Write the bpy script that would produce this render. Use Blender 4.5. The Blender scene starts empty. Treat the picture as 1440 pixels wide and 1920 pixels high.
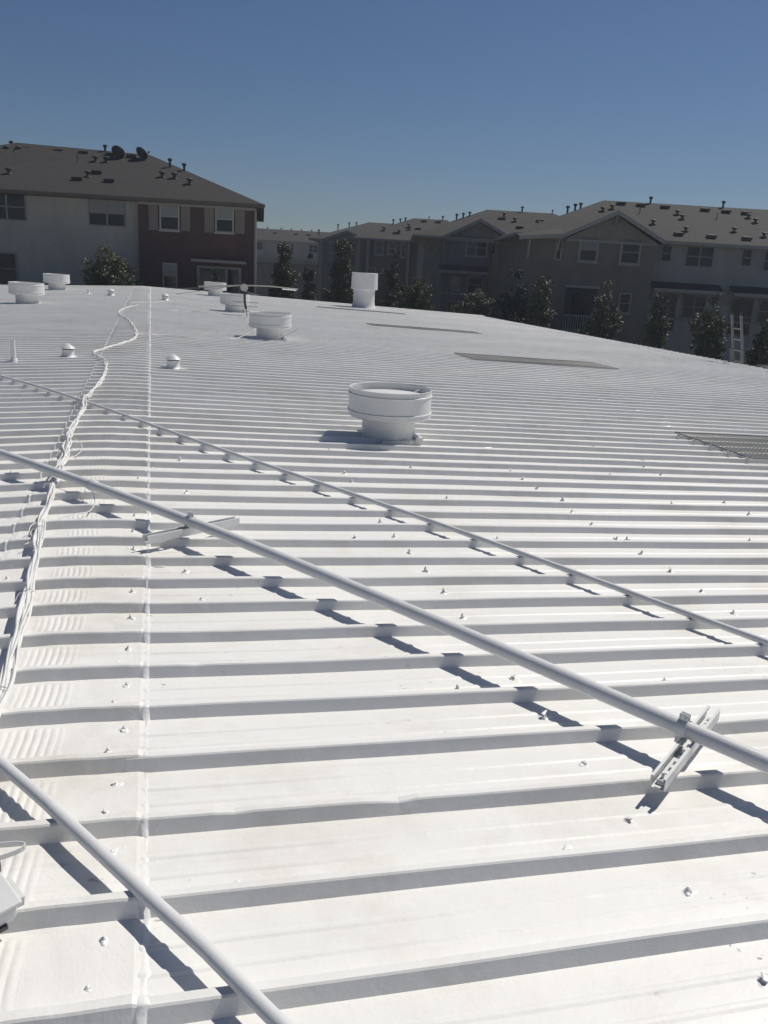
import bpy, math, random
import numpy as np
from mathutils import Matrix, Vector

random.seed(7); rng = np.random.default_rng(11)
S = bpy.context.scene
# ------------------------------------------------------------------ camera
CAM = Vector((0.40, 0.0, 1.51))
Rt = Vector((0.96544, -0.25460, 0.05574)); Dn = Vector((-0.01860, -0.28064, -0.95963)); Fw = Vector((0.25997, 0.92543, -0.27567))
cd = bpy.data.cameras.new('camera'); cam = bpy.data.objects.new('camera', cd); S.collection.objects.link(cam)
cam.matrix_world = Matrix(((Rt.x, -Dn.x, -Fw.x, CAM.x), (Rt.y, -Dn.y, -Fw.y, CAM.y), (Rt.z, -Dn.z, -Fw.z, CAM.z), (0, 0, 0, 1)))
cd.sensor_fit = 'HORIZONTAL'; cd.sensor_width = 36; cd.lens = 36 * 1589.8 / 1440; cd.clip_start = 0.05; cd.clip_end = 3000
S.camera = cam
# ------------------------------------------------------------------ light
TOSUN = Vector((0.68, 0.35, 1.0)).normalized()
EL = math.asin(TOSUN.z); AZ = math.atan2(TOSUN.x, TOSUN.y)
w = bpy.data.worlds.new('World'); S.world = w; w.use_nodes = True
nt = w.node_tree; bg = nt.nodes['Background']; sky = nt.nodes.new('ShaderNodeTexSky')
sky.sky_type = 'NISHITA'; sky.sun_disc = False; sky.sun_elevation = EL; sky.sun_rotation = AZ
sky.altitude = 0; sky.air_density = 1.0; sky.dust_density = 0.4; sky.ozone_density = 6.5
tint = nt.nodes.new('ShaderNodeMix'); tint.data_type = 'RGBA'; tint.blend_type = 'MULTIPLY'; tint.inputs[0].default_value = 1; tint.inputs[7].default_value = (.95, .98, 1.07, 1)
nt.links.new(sky.outputs[0], tint.inputs[6]); nt.links.new(tint.outputs[2], bg.inputs[0]); bg.inputs[1].default_value = 0.043
sl = bpy.data.lights.new('sun', 'SUN'); so = bpy.data.objects.new('sun', sl); S.collection.objects.link(so)
sl.energy = 4.05; sl.angle = math.radians(0.5); sl.color = (1.0, 0.95, 0.865)
so.rotation_euler = TOSUN.to_track_quat('Z', 'Y').to_euler()
S.view_settings.view_transform = 'Standard'; S.view_settings.look = 'None'; S.view_settings.exposure = 0; S.view_settings.gamma = 1
S.render.engine = 'CYCLES'

HAZE = .0007
# ------------------------------------------------------------------ helpers
COL = S.collection
PSI = 0.27386; CP, SP = math.cos(PSI), math.sin(PSI)
def tw(u, v, z): return (CAM.x + u * CP + v * SP, -u * SP + v * CP, z)   # town frame (turned to the street) to world

class MB:
    def __init__(s): s.v = []; s.f = []; s.m = []
    def add(s, vs, fs, m=0):
        b = len(s.v); s.v += [tuple(p) for p in vs]; s.f += [tuple(b + i for i in f) for f in fs]; s.m += [m] * len(fs); return s
    def hexa(s, p, m=0):   # 8 points: bottom 4 ccw, top 4 ccw
        return s.add(p, [(3, 2, 1, 0), (4, 5, 6, 7), (0, 1, 5, 4), (1, 2, 6, 5), (2, 3, 7, 6), (3, 0, 4, 7)], m)
    def box(s, a, b, m=0):
        x0, y0, z0 = a; x1, y1, z1 = b
        return s.hexa([(x0, y0, z0), (x1, y0, z0), (x1, y1, z0), (x0, y1, z0), (x0, y0, z1), (x1, y0, z1), (x1, y1, z1), (x0, y1, z1)], m)
    def tbox(s, u0, u1, v0, v1, z0, z1, m=0):
        return s.hexa([tw(u0, v0, z0), tw(u1, v0, z0), tw(u1, v1, z0), tw(u0, v1, z0), tw(u0, v0, z1), tw(u1, v0, z1), tw(u1, v1, z1), tw(u0, v1, z1)], m)
    def obox(s, c, ax, ay, az, hx, hy, hz, m=0):   # oriented box
        c, ax, ay, az = Vector(c), Vector(ax).normalized(), Vector(ay).normalized(), Vector(az).normalized()
        P = [c + ax * (i * hx) + ay * (j * hy) + az * (k * hz) for k in (-1, 1) for i, j in ((-1, -1), (1, -1), (1, 1), (-1, 1))]
        return s.hexa([tuple(p) for p in P], m)
    def tube(s, pts, r, n=8, m=0, cap=True):
        pts = [Vector(p) for p in pts]; rs = r if hasattr(r, '__len__') else [r] * len(pts); b = len(s.v); N = len(pts)
        up = Vector((0, 0, 1))
        for i, p in enumerate(pts):
            t = (pts[min(i + 1, N - 1)] - pts[max(i - 1, 0)]).normalized()
            a = t.cross(up)
            if a.length < .05: a = t.cross(Vector((1, 0, 0)))
            a.normalize(); c = a.cross(t)
            for k in range(n):
                q = 2 * math.pi * k / n; s.v.append(tuple(p + a * (rs[i] * math.cos(q)) + c * (rs[i] * math.sin(q))))
        for i in range(N - 1):
            for k in range(n):
                k2 = (k + 1) % n; s.f.append((b + i * n + k, b + i * n + k2, b + (i + 1) * n + k2, b + (i + 1) * n + k)); s.m.append(m)
        if cap:
            s.f.append(tuple(b + k for k in range(n))[::-1]); s.f.append(tuple(b + (N - 1) * n + k for k in range(n))); s.m += [m, m]
        return s
    def lathe(s, prof, c=(0, 0, 0), n=48, m=0, jit=0):
        b = len(s.v); L = len(prof)
        for r, z in prof:
            for k in range(n):
                q = 2 * math.pi * k / n; rr = r * (1 + jit * math.sin(3 * q + z * 9) + jit * .6 * math.sin(7 * q + 1))
                s.v.append((c[0] + rr * math.cos(q), c[1] + rr * math.sin(q), c[2] + z))
        for i in range(L - 1):
            for k in range(n):
                k2 = (k + 1) % n; s.f.append((b + i * n + k, b + i * n + k2, b + (i + 1) * n + k2, b + (i + 1) * n + k)); s.m.append(m)
        return s
    def build(s, name, mats, parent=None, smooth=False, angle=None):
        o = Vector((0, 0, 0)) if parent is None else parent['_o']
        o = Vector(o)
        me = bpy.data.meshes.new(name)
        me.from_pydata([(x - o.x, y - o.y, z - o.z) for x, y, z in s.v], [], s.f)
        for mt in (mats if isinstance(mats, (list, tuple)) else [mats]): me.materials.append(mt)
        me.polygons.foreach_set('material_index', s.m)
        if smooth: me.polygons.foreach_set('use_smooth', [True] * len(s.f))
        me.update()
        if smooth and angle: me.set_sharp_from_angle(angle=math.radians(angle))
        ob = bpy.data.objects.new(name, me); COL.objects.link(ob)
        if parent is not None: ob.parent = parent; ob['_o'] = list(o)
        return ob

def thing(name, label, cat, loc=(0, 0, 0), group=None):
    o = bpy.data.objects.new(name, None); o.location = loc; o.empty_display_size = .3; COL.objects.link(o)
    o['label'] = label; o['category'] = cat; o['_o'] = list(loc)
    if group: o['group'] = group
    return o
def copy_thing(root, loc, label, scale=1, rz=0):
    r = root.copy(); COL.objects.link(r); r.location = loc; r['label'] = label; r.scale = (scale,) * 3; r.rotation_euler = (0, 0, rz)
    for ch in list(root.children):
        c = ch.copy(); COL.objects.link(c); c.parent = r
        for g in ch.children:
            d = g.copy(); COL.objects.link(d); d.parent = c
    return r

# ------------------------------------------------------------------ materials
def mat(name, col, rough=.6, var=.0, vscale=5, bump=0, bscale=60, metal=0, spec=.5, col2=None, stretch=None):
    m = bpy.data.materials.new(name); m.use_nodes = True; t = m.node_tree; N = t.nodes; L = t.links
    p = N['Principled BSDF']; p.inputs['Roughness'].default_value = rough; p.inputs['Metallic'].default_value = metal
    p.inputs['Specular IOR Level'].default_value = spec
    p.inputs['Base Color'].default_value = (*col, 1)
    tc = N.new('ShaderNodeTexCoord'); src = tc.outputs['Object']
    if stretch:
        mp = N.new('ShaderNodeMapping'); mp.inputs['Scale'].default_value = stretch; L.new(src, mp.inputs[0]); src = mp.outputs[0]
    if var or col2:
        n = N.new('ShaderNodeTexNoise'); n.inputs['Scale'].default_value = vscale; n.inputs['Detail'].default_value = 6; n.inputs['Roughness'].default_value = .65
        L.new(src, n.inputs[0]); r = N.new('ShaderNodeValToRGB'); r.color_ramp.elements[0].position = .3; r.color_ramp.elements[1].position = .7
        a = tuple(c * (1 - var) for c in col); b = col2 if col2 else tuple(min(1, c * (1 + var)) for c in col)
        r.color_ramp.elements[0].color = (*a, 1); r.color_ramp.elements[1].color = (*b, 1); L.new(n.outputs[0], r.inputs[0]); L.new(r.outputs[0], p.inputs['Base Color'])
    if bump:
        n = N.new('ShaderNodeTexNoise'); n.inputs['Scale'].default_value = bscale; n.inputs['Detail'].default_value = 4; L.new(src, n.inputs[0])
        bp = N.new('ShaderNodeBump'); bp.inputs['Strength'].default_value = 1; bp.inputs['Distance'].default_value = bump
        L.new(n.outputs[0], bp.inputs['Height']); L.new(bp.outputs[0], p.inputs['Normal'])
    return m

def roof_paint(name, base, rough, dirty=0):
    m = bpy.data.materials.new(name); m.use_nodes = True; t = m.node_tree; N = t.nodes; L = t.links
    p = N['Principled BSDF']; p.inputs['Roughness'].default_value = rough; p.inputs['Specular IOR Level'].default_value = .35
    tc = N.new('ShaderNodeTexCoord'); O = tc.outputs['Object']
    def noise(sc, det=5, rgh=.6, st=None):
        src = O
        if st:
            mp = N.new('ShaderNodeMapping'); mp.inputs['Scale'].default_value = st; L.new(O, mp.inputs[0]); src = mp.outputs[0]
        n = N.new('ShaderNodeTexNoise'); n.inputs['Scale'].default_value = sc; n.inputs['Detail'].default_value = det; n.inputs['Roughness'].default_value = rgh; L.new(src, n.inputs[0]); return n.outputs[0]
    def ramp(v, p0, p1, c0, c1):
        r = N.new('ShaderNodeValToRGB'); r.color_ramp.elements[0].position = p0; r.color_ramp.elements[1].position = p1
        r.color_ramp.elements[0].color = c0; r.color_ramp.elements[1].color = c1; L.new(v, r.inputs[0]); return r.outputs[0]
    def mix(f, a, b, mode='MIX'):
        x = N.new('ShaderNodeMix'); x.data_type = 'RGBA'; x.blend_type = mode; L.new(f, x.inputs[0])
        for s_, i in ((a, 6), (b, 7)):
            if isinstance(s_, tuple): x.inputs[i].default_value = s_
            else: L.new(s_, x.inputs[i])
        return x.outputs[2]
    W = (1, 1, 1, 1); K = (0, 0, 0, 1)
    c = ramp(noise(.9, 6, .6), .3, .7, (*[b * .955 for b in base], 1), (*base, 1))            # slow blotches, coats of paint
    dirt = ramp(noise(1.7, 9, .72), .50 - .05 * dirty, .74 - .06 * dirty, K, (.80 + .15 * dirty,) * 3 + (1,))
    c = mix(dirt, c, (base[0] * .80, base[1] * .775, base[2] * .72, 1))                            # thin beige dust
    fl = ramp(noise(26, 6, .7, (.8, 1.3, 1)), .655, .70, K, W); reg = ramp(noise(1.3, 3, .6), .50, .62, K, W)
    fm = N.new('ShaderNodeMath'); fm.operation = 'MULTIPLY'; L.new(fl, fm.inputs[0]); L.new(reg, fm.inputs[1])
    c = mix(fm.outputs[0], c, (.55, .53, .49, 1))                                                  # chips in the coat
    st = ramp(noise(9, 6, .65, (.14, 2.6, 1)), .58, .78, K, (.30, .30, .30, 1)); c = mix(st, c, (.50, .47, .42, 1))  # streaks along the sheets
    L.new(c, p.inputs['Base Color'])
    b1 = N.new('ShaderNodeBump'); b1.inputs['Distance'].default_value = .0006; L.new(noise(85, 4, .6), b1.inputs['Height'])
    b2 = N.new('ShaderNodeBump'); b2.inputs['Distance'].default_value = .0035; L.new(noise(7 + 12 * dirty, 3 + 3 * dirty, .5 + .1 * dirty), b2.inputs['Height']); b2.inputs['Distance'].default_value = .0035 + .004 * dirty; L.new(b1.outputs[0], b2.inputs['Normal'])
    b3 = N.new('ShaderNodeBump'); b3.inputs['Distance'].default_value = .0022; L.new(fm.outputs[0], b3.inputs['Height']); b3.invert = True; L.new(b2.outputs[0], b3.inputs['Normal'])
    L.new(b3.outputs[0], p.inputs['Normal'])
    return m
M = {}
M['roof'] = roof_paint('white_roof_coating', (.80, .793, .768), .45)
M['cap'] = roof_paint('white_ridge_coating', (.80, .79, .762), .45, .3)
M['sealant'] = mat('white_sealant', (.84, .835, .82), .28, bump=.003, bscale=40)
M['blob'] = mat('sealant_blob', (.80, .795, .78), .35, var=.05, vscale=30, bump=.002, bscale=90)
M['pipe'] = mat('painted_conduit', (.64, .645, .65), .42, var=.04, vscale=8, bump=.0007, bscale=160)
M['vent'] = mat('painted_vent_metal', (.64, .645, .64), .40, var=.035, vscale=4, bump=.0012, bscale=25)
M['cable'] = mat('painted_cable', (.76, .755, .735), .45, var=.08, vscale=14, bump=.0008, bscale=120)
M['strut'] = mat('painted_strut', (.68, .69, .68), .40, var=.06, vscale=20, bump=.0006, bscale=120)
M['boxp'] = mat('painted_box', (.62, .63, .62), .45, var=.05, vscale=15, bump=.0005, bscale=140)
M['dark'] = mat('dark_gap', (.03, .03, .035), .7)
M['wire'] = mat('bare_steel_wire', (.20, .20, .19), .5, metal=.6)
M['mesh'] = mat('galvanised_mesh', (.13, .135, .135), .6, metal=.2)
M['skyl'] = mat('weathered_fibreglass', (.11, .12, .115), .5, var=.25, vscale=3, stretch=(1, 4, 1))
M['alu'] = mat('aluminium', (.26, .26, .255), .6, metal=.2, var=.1, vscale=10)
M['antd'] = mat('weathered_antenna_mast', (.035, .033, .03), .6, var=.3, vscale=20)
M['anta'] = mat('dull_aluminium_boom', (.45, .44, .38), .5, metal=.3)
M['dish'] = mat('dark_dish', (.045, .047, .05), .6)
def bmat(n, c, **k): return mat(n, c, k.pop('rough', .85), var=k.pop('var', .13), stretch=(1, 1, .35), vscale=k.pop('vscale', 1.3), bump=k.pop('bump', .004), bscale=k.pop('bscale', 30))
M['stucco_white'] = bmat('pale_stucco', (.30, .30, .29))
M['stucco_taupe'] = bmat('taupe_stucco', (.165, .148, .122))
M['stucco_beige'] = bmat('beige_stucco', (.24, .225, .19))
M['stucco_blue'] = bmat('slate_blue_siding', (.13, .14, .155))
M['brick_red'] = bmat('dark_red_siding', (.068, .040, .041))
M['brown'] = bmat('brown_siding', (.085, .072, .065))
M['trim'] = bmat('pale_trim', (.31, .30, .28), var=.03)
M['trim_d'] = bmat('grey_trim', (.22, .215, .205), var=.03)
M['shutter'] = bmat('taupe_shutter', (.16, .145, .125))
M['tan'] = bmat('tan_flat_roof', (.30, .27, .20))
M['glass'] = mat('dark_window_glass', (.012, .015, .020), .12, spec=.5)
M['blind'] = mat('window_blind', (.19, .205, .20), .3, var=.05, vscale=3)
M['shingle'] = mat('brown_shingles', (.022, .0175, .0165), .9, var=.35, vscale=1.6, stretch=(1, 1, 7), bump=.02, bscale=6)
M['shingle2'] = mat('grey_brown_shingles', (.026, .023, .022), .9, var=.35, vscale=1.6, stretch=(1, 1, 7), bump=.02, bscale=6)
M['awn'] = mat('dark_awning_roof', (.030, .029, .033), .85)
M['rv'] = mat('roof_vent_metal', (.028, .026, .026), .7)
M['rvl'] = mat('light_roof_vent', (.08, .075, .072), .6)
M['bark'] = mat('bark', (.07, .055, .04), .9, var=.3, vscale=8, bump=.01, bscale=20)
M['leaf'] = mat('leaf_green', (.088, .100, .046), .55, var=.45, vscale=1.6)
M['leafd'] = mat('dark_leaf_green', (.042, .054, .032), .6, var=.4, vscale=1.6)
M['leafp'] = mat('lit_leaf_fleck', (.11, .12, .07), .7)  # lighter colour painted in for flecks of lit and backlit leaves
M['ground'] = mat('dry_ground', (.10, .095, .075), .95, var=.3, vscale=.3, bump=.02, bscale=4)
M['asph'] = mat('asphalt', (.05, .05, .05), .9, var=.15, vscale=2, bump=.004, bscale=60)
M['ware'] = mat('warehouse_wall_metal', (.40, .41, .40), .6, var=.05)

# ------------------------------------------------------------------ setting
g = MB(); g.add([(-500, -500, -5.6), (500, -500, -5.6), (500, 500, -5.6), (-500, 500, -5.6)], [(0, 1, 2, 3)])
g = g.build('ground', M['ground']); g['kind'] = 'structure'
r = MB(); r.add([tw(-90, 62.5, -5.596), tw(5, 62.5, -5.596), tw(5, 66, -5.596), tw(-90, 66, -5.596)], [(0, 1, 2, 3)])
r.add([tw(-90, 107, -5.596), tw(40, 107, -5.596), tw(40, 104, -5.596), tw(-90, 104, -5.596)], [(3, 2, 1, 0)])
r = r.build('road', M['asph']); r['kind'] = 'structure'

# ------------------------------------------------------------------ warehouse
TR, TLf = 0.03438, 0.0419; PER, Y0 = .3098, 1.743
EAVE = 16.6
def zr(x): return -TR * x if x > 0 else TLf * x
def rake(x): return 43.5 - .1 * max(x, 0) - .02 * min(x, 0)
wh = thing('warehouse', 'long low warehouse with a white coated ribbed metal roof filling the foreground', 'warehouse', (0, 18, -5.6))
PROF = [(0, 0), (.0150, .0385), (.0195, .0428), (.040, .0432), (.045, .0395), (.074, 0), (.128, 0), (.136, .0032), (.146, .0032), (.154, 0), (.206, 0), (.214, .0032), (.224, .0032), (.232, 0)]
def yprof(n0, n1, prof=PROF):
    Y, Z, P = [], [], []
    for n in range(n0, n1):
        for a, b in prof: Y.append(Y0 + n * PER + a); Z.append(b); P.append(a)
    return np.array(Y), np.array(Z), np.array(P)
def grid(name, xs, Y, zfun, mt, parent, clip=True, edge_drop=0):
    nx, ny = len(xs), len(Y)
    X, YY = np.meshgrid(xs, Y)
    Z = zfun(X, YY)
    if 'slope' in name: YY = YY + .0022 * np.sin(X * 1.7 + np.round((YY - Y0) / PER - .35) * 2.3) + .0012 * np.sin(X * 6.1 + np.round((YY - Y0) / PER - .35) * 1.3)
    if clip:
        rk = 43.5 - .1 * np.maximum(X, 0) - .02 * np.minimum(X, 0); YY = np.minimum(YY, rk)
    o = parent['_o']
    V = np.stack([X - o[0], YY - o[1], Z - o[2]], -1).reshape(-1, 3)
    i = np.arange(ny - 1)[:, None] * nx + np.arange(nx - 1)[None, :]
    F = np.stack([i, i + 1, i + nx + 1, i + nx], -1).reshape(-1, 4)
    me = bpy.data.meshes.new(name); me.vertices.add(len(V)); me.vertices.foreach_set('co', V.ravel())
    me.loops.add(F.size); me.loops.foreach_set('vertex_index', F.ravel().astype(np.int32))
    me.polygons.add(len(F)); me.polygons.foreach_set('loop_start', np.arange(len(F), dtype=np.int32) * 4)
    me.materials.append(mt); me.update(calc_edges=True); me.validate(); me.polygons.foreach_set('use_smooth', np.zeros(len(me.polygons), dtype=bool))
    ob = bpy.data.objects.new(name, me); COL.objects.link(ob); ob.parent = parent; ob['_o'] = list(o)
    return ob
def wob(X, Yv, k):   # slow oil-canning of the sheets, real shape
    return .0012 * np.sin(X * 1.9 + k) * np.sin(Yv * .83 + 2 * k) + .0008 * np.sin(X * 5.3 + Yv * 2.1 + k) + .0016 * np.sin(Yv * .31 + X * .4)
NR0, NR1 = -34, 136
Yp, Zp, Pp = yprof(NR0, NR1)
ribamp = 1 + .05 * np.sin(np.floor((Yp - Y0) / PER + .02) * 12.9898)
ZpR = Zp * ribamp
DENT = [(1.07, 2.085, .05, .011), (1.10, 3.37, .04, .009), (2.72, 3.06, .05, .006), (1.9, 4.62, .06, .008), (2.6, 5.86, .05, .009), (.95, 7.1, .05, .01), (3.3, 2.45, .04, .006), (1.6, 8.35, .07, .012), (.62, 2.08, .03, .007), (.55, 3.02, .03, .006)]
def dent(X, YY):
    z = 0 * X
    for dx, dy, r_, h_ in DENT: z = z - h_ * np.exp(-((X - dx) / r_) ** 2 - ((YY - dy) / .03) ** 2) * (ZpR[:, None] > .02) + h_ * .3 * np.exp(-((X - dx - r_) / (r_ * .4)) ** 2 - ((YY - dy) / .05) ** 2)
    return z
def zright(X, YY): return -TR * X + ZpR[:, None] * (1 + .035 * np.sin(X * 3.3 + YY * 1.7) * np.sin(X * 1.1 + YY * 5)) + wob(X, YY, .3) + dent(X, YY)
def zleft(X, YY): return TLf * X + ZpR[:, None] + wob(X, YY, 1.7)
xr = np.concatenate([np.arange(.30, 3.6, .06), np.arange(3.6, 7, .2), np.arange(7, EAVE, .5), [EAVE]])
slopeR = grid('roof_slope', xr, Yp, zright, M['roof'], wh)
slopeL = grid('roof_slope', -xr[::-1], Yp, zleft, M['roof'], wh)
# ridge cap: crimped where it bends over the ridge
CPROF = [(0, 0), (.0150, .0405), (.0195, .0452), (.041, .0456), (.047, .041), (.077, 0), (.082, 0), (.09, 1e-6), (.128, 1e-6), (.148, 1e-6), (.19, 1e-6), (.206, 1e-6), (.214, 1e-6), (.232, 1e-6), (.27, 1e-6), (.296, 0)]
def capz(xs_amp):
    def f(X, YY):
        base = -.0375 * (np.sqrt(X ** 2 + .10 ** 2) - .10) + .0045
        edge = np.clip((np.abs(X) - .335) / .02, 0, 1); base = base - edge * .0035
        n = np.floor((YY - Y0) / PER + .01)
        z = base + Cz[:, None] * (1 + .04 * np.sin(n * 7.1)) * (1 - edge * .12)
        win = np.clip(1 - np.abs(X - .012 * np.sin(n * 3)) / .105, 0, 1) ** .5
        pan = (Cz[:, None] > 0) & (Cz[:, None] < 1e-3)
        pm = (1 - .25 * np.abs((YY - Y0) / PER - n - .55) * 2) 
        z = z + pan * win * .0042 * xs_amp * .85 * np.abs(np.sin((X + .004 * np.sin(YY * 21) + .003 * np.sin(n * 5)) * math.pi / .026)) ** 1.2 * pm
        # dents and lumpy coating near the cap edges, on the ribs
        z = z + .003 * np.exp(-((np.abs(X) - .33) / .03) ** 2) * np.sin(YY * 57 + n) * (Cz[:, None] > .02)
        z = z + .0012 * np.sin(X * 31 + n * 2.1) * np.sin(YY * 13 + X * 9)
        return z
    return f
Yc, Cz, _ = yprof(-8, 34, CPROF)
cap = grid('ridge_cap', np.concatenate([np.linspace(-.36, -.14, 18), np.linspace(-.135, .135, 82), np.linspace(.14, .36, 18)]), Yc, capz(1), M['cap'], wh)
Yc, Cz, _ = yprof(34, NR1, CPROF)
cap2 = grid('ridge_cap', np.concatenate([np.linspace(-.36, -.14, 5), np.linspace(-.13, .13, 40), np.linspace(.14, .36, 5)]), Yc, capz(1), M['cap'], wh)
Yc, Cz, _ = yprof(NR0, -8, CPROF)
cap3 = grid('ridge_cap', np.linspace(-.36, .36, 20), Yc, capz(.5), M['cap'], wh)
# sealant bead along the right edge of the cap and a ragged one along the left edge
def bead(x0, w, h, seed, jag):
    r_ = random.Random(seed); b = MB(); i0 = len(Yp); pts = []
    for k in range(0, len(Yp)):
        y = Yp[k]
        if y > rake(x0) - .02 or y < .2: continue
        if y > 15 and k % 2: continue
        j = jag * (r_.random() - .5); ww = w * (.8 + .5 * r_.random()) * (1 + min(y, 30) * .03)
        zb = zr(x0) + Zp[k] * 1.06 + .0035
        pts.append((x0 + j - ww, x0 + j, x0 + j + ww, y, zb, h * (.7 + .6 * r_.random())))
    vs = []; fs = []
    for (a, c, d, y, z, hh) in pts: vs += [(a, y, z - .003), (c, y - .002, z + hh), (d, y, z - .003)]
    for i in range(len(pts) - 1):
        q = i * 3; fs += [(q, q + 1, q + 4, q + 3), (q + 1, q + 2, q + 5, q + 4)]
    b.add(vs, fs); return b.build('sealant_bead', M['sealant'], wh, smooth=True)
bead(.354, .0120, .0012, 3, .004)
bead(-.358, .008, .0025, 4, .007)
# ragged lumps of coating where ribs meet the cap edges
lm = MB()
def lump(b, x, y, z, rx, ry, h, seed, n=10):
    r_ = random.Random(seed); rings = [(1.0, 0), (.82, .55), (.5, .9), (.18, 1)]
    ph = [r_.uniform(0, 6.3) for _ in range(3)]; base = len(b.v)
    for q, hh in rings:
        for k in range(n):
            a = 2 * math.pi * k / n; w_ = 1 + .22 * math.sin(2 * a + ph[0]) + .14 * math.sin(3 * a + ph[1])
            b.v.append((x + rx * q * w_ * math.cos(a), y + ry * q * w_ * math.sin(a), z - .002 + h * hh))
    for i in range(3):
        for k in range(n):
            k2 = (k + 1) % n; b.f.append((base + i * n + k, base + i * n + k2, base + (i + 1) * n + k2, base + (i + 1) * n + k)); b.m.append(0)
    b.f.append(tuple(base + 3 * n + k for k in range(n))); b.m.append(0)
rr = random.Random(9)
for n in range(-3, 60):
    for x0 in (.352, -.357):
        y = Y0 + n * PER
        if rr.random() < .8 and n > 1: lump(lm, x0 + rr.uniform(-.03, .03), y + rr.uniform(.026, .034), zr(x0) + .0435, rr.uniform(.012, .03), .010, .0022, n * 7 + 1)
        if rr.random() < .5: lump(lm, x0 + rr.uniform(-.05, .08), y - rr.uniform(.004, .02), zr(x0) + .003, rr.uniform(.012, .035), .008, .003, n * 7 + 3)
lm.build('coating_lumps', M['cap'], wh, smooth=True)['kind'] = 'stuff'
# end-lap patches of sealant out on the slope
LAP = [(6.99, 13.66), (6.94, 12.46), (6.83, 11.36), (6.91, 10.55), (6.78, 9.51), (9.65, 13.81), (10.93, 13.4), (10.22, 11.95), (1.84, 8.43), (2.23, 8.29), (3.7, 8.45), (3.5, 7.6)]
for i, (x, y) in enumerate(LAP):
    n = round((y - Y0) / PER); yy = Y0 + n * PER; b = MB()
    for k in range(5):
        lump(b, x + rr.uniform(-.05, .05), yy + (.030 if k % 2 else -.010), zr(x) + (.0425 if k % 2 else .001), rr.uniform(.02, .07), rr.uniform(.008, .013), rr.uniform(.003, .007), i * 11 + k)
    b.build('sealant_patch', M['sealant'], wh, smooth=True)
# rake trim at the far gable end
b = MB(); xs = [-16.8, -8, 0, 4, 8, 12, 16.8]
for a, c in zip(xs[:-1], xs[1:]):
    ya, yc = rake(a), rake(c); za, zc = zr(a), zr(c)
    b.hexa([(a, ya - .42, za + .046), (c, yc - .42, zc + .046), (c, yc + .03, zc + .046), (a, ya + .03, za + .046), (a, ya - .42, za + .054), (c, yc - .42, zc + .054), (c, yc + .03, zc + .060), (a, ya + .03, za + .060)])
    b.hexa([(a, ya + .032, za - .25), (c, yc + .032, zc - .25), (c, yc + .05, zc - .25), (a, ya + .05, za - .25), (a, ya + .032, za + .052), (c, yc + .032, zc + .052), (c, yc + .05, zc + .052), (a, ya + .05, za + .052)])
b.build('rake_trim', M['roof'], wh)
# walls
b = MB(); e = EAVE - .15; y0, y1 = -8.6, 41.5
ring = lambda y, yl, yr: [(-e, yl, -5.6), (e, yr, -5.6), (e, yr, zr(e) - .04), (0, y, -.04), (-e, yl, zr(-e) - .04)]
A = ring(y0, y0, y0); B = ring(43.2, 43.5, 41.6)
b.add(A + B, [(0, 1, 2, 3, 4), (9, 8, 7, 6, 5), (0, 5, 6, 1), (1, 6, 7, 2), (2, 7, 8, 3), (3, 8, 9, 4), (4, 9, 5, 0)])
b.build('wall', M['ware'], wh)
for s_ in (1, -1):
    b = MB(); gx = s_ * (EAVE + .02)
    b.box((min(gx, gx + s_ * .13), -8.6, zr(gx) - .17), (max(gx, gx + s_ * .13), 41.6, zr(gx) - .05)); b.build('gutter', M['roof'], wh)
# fasteners: little peaked blobs of sealant over screw heads
def screw_mesh(seed):
    b = MB(); r_ = random.Random(seed)
    lump(b, 0, 0, 0, .021, .017, .006, seed, 12)
    lump(b, r_.uniform(-.005, .005), r_.uniform(-.003, .006), .004, .0090, .0085, .0075, seed + 50, 9)
    b.tube([(-.002, 0, .006), (r_.uniform(-.006, .002), .001, .013), (r_.uniform(-.004, .006), .001, .021)], [.007, .005, .002], 7)
    o = b.build('fastener', M['blob'], None, smooth=True); me = o.data; bpy.data.objects.remove(o); return me
SM = [screw_mesh(i * 13 + 2) for i in range(4)]
def put_screw(parent, x, y, z, s=1.0, name='fastener'):
    o = bpy.data.objects.new(name, rr.choice(SM)); COL.objects.link(o); o.parent = parent
    p = parent['_o']; o.location = (x - p[0], y - p[1], z - p[2]); o.rotation_euler = (0, 0, rr.uniform(0, 6.3)); o.scale = (s, s, s * rr.uniform(.8, 1.2) * (.55 if y < 2.4 else .8 if y < 4 else 1)); return o
SC = [(1.66,5.26),(3.32,4.72),(3.39,4.70),(3.32,4.42),(1.81,4.43),(1.81,4.12),(1.55,4.71),(1.80,4.73),(1.81,3.81),(1.80,3.49),(3.32,4.10),(3.31,3.78),(3.29,3.47),(2.43,2.77),(1.79,2.86),(1.78,2.55),(1.78,2.24),(1.77,1.93),(1.77,1.62),(1.51,1.83),(1.77,1.32),(0.62,2.76),(0.59,1.82),(0.60,3.73),(1.52,2.78),(2.45,4.67),(3.32,5.35),(3.40,5.67),(2.46,5.66),(3.31,5.04),(4.32,5.62),(4.86,5.69),(4.31,4.67),(4.84,5.36),(5.08,7.28),(4.91,6.98),(4.32,6.58),(4.88,6.64),(3.35,6.02),(3.36,6.59),(3.36,6.33),(2.47,6.62),(2.04,5.86),(1.79,5.03),(1.84,6.08),(1.84,6.35),(0.59,6.66),(0.60,5.67),(0.54,4.13),(1.89,7.22)]
def pan_h(y):
    a = (y - Y0) % PER; zz = np.interp(a, [p[0] for p in PROF] + [PER], [p[1] for p in PROF] + [0]); return float(zz)
for x, y in SC: put_screw(slopeR, x, y, zr(x) + pan_h(y), 1.3 if y > 3 else 1.55)
cnt = 0
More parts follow.
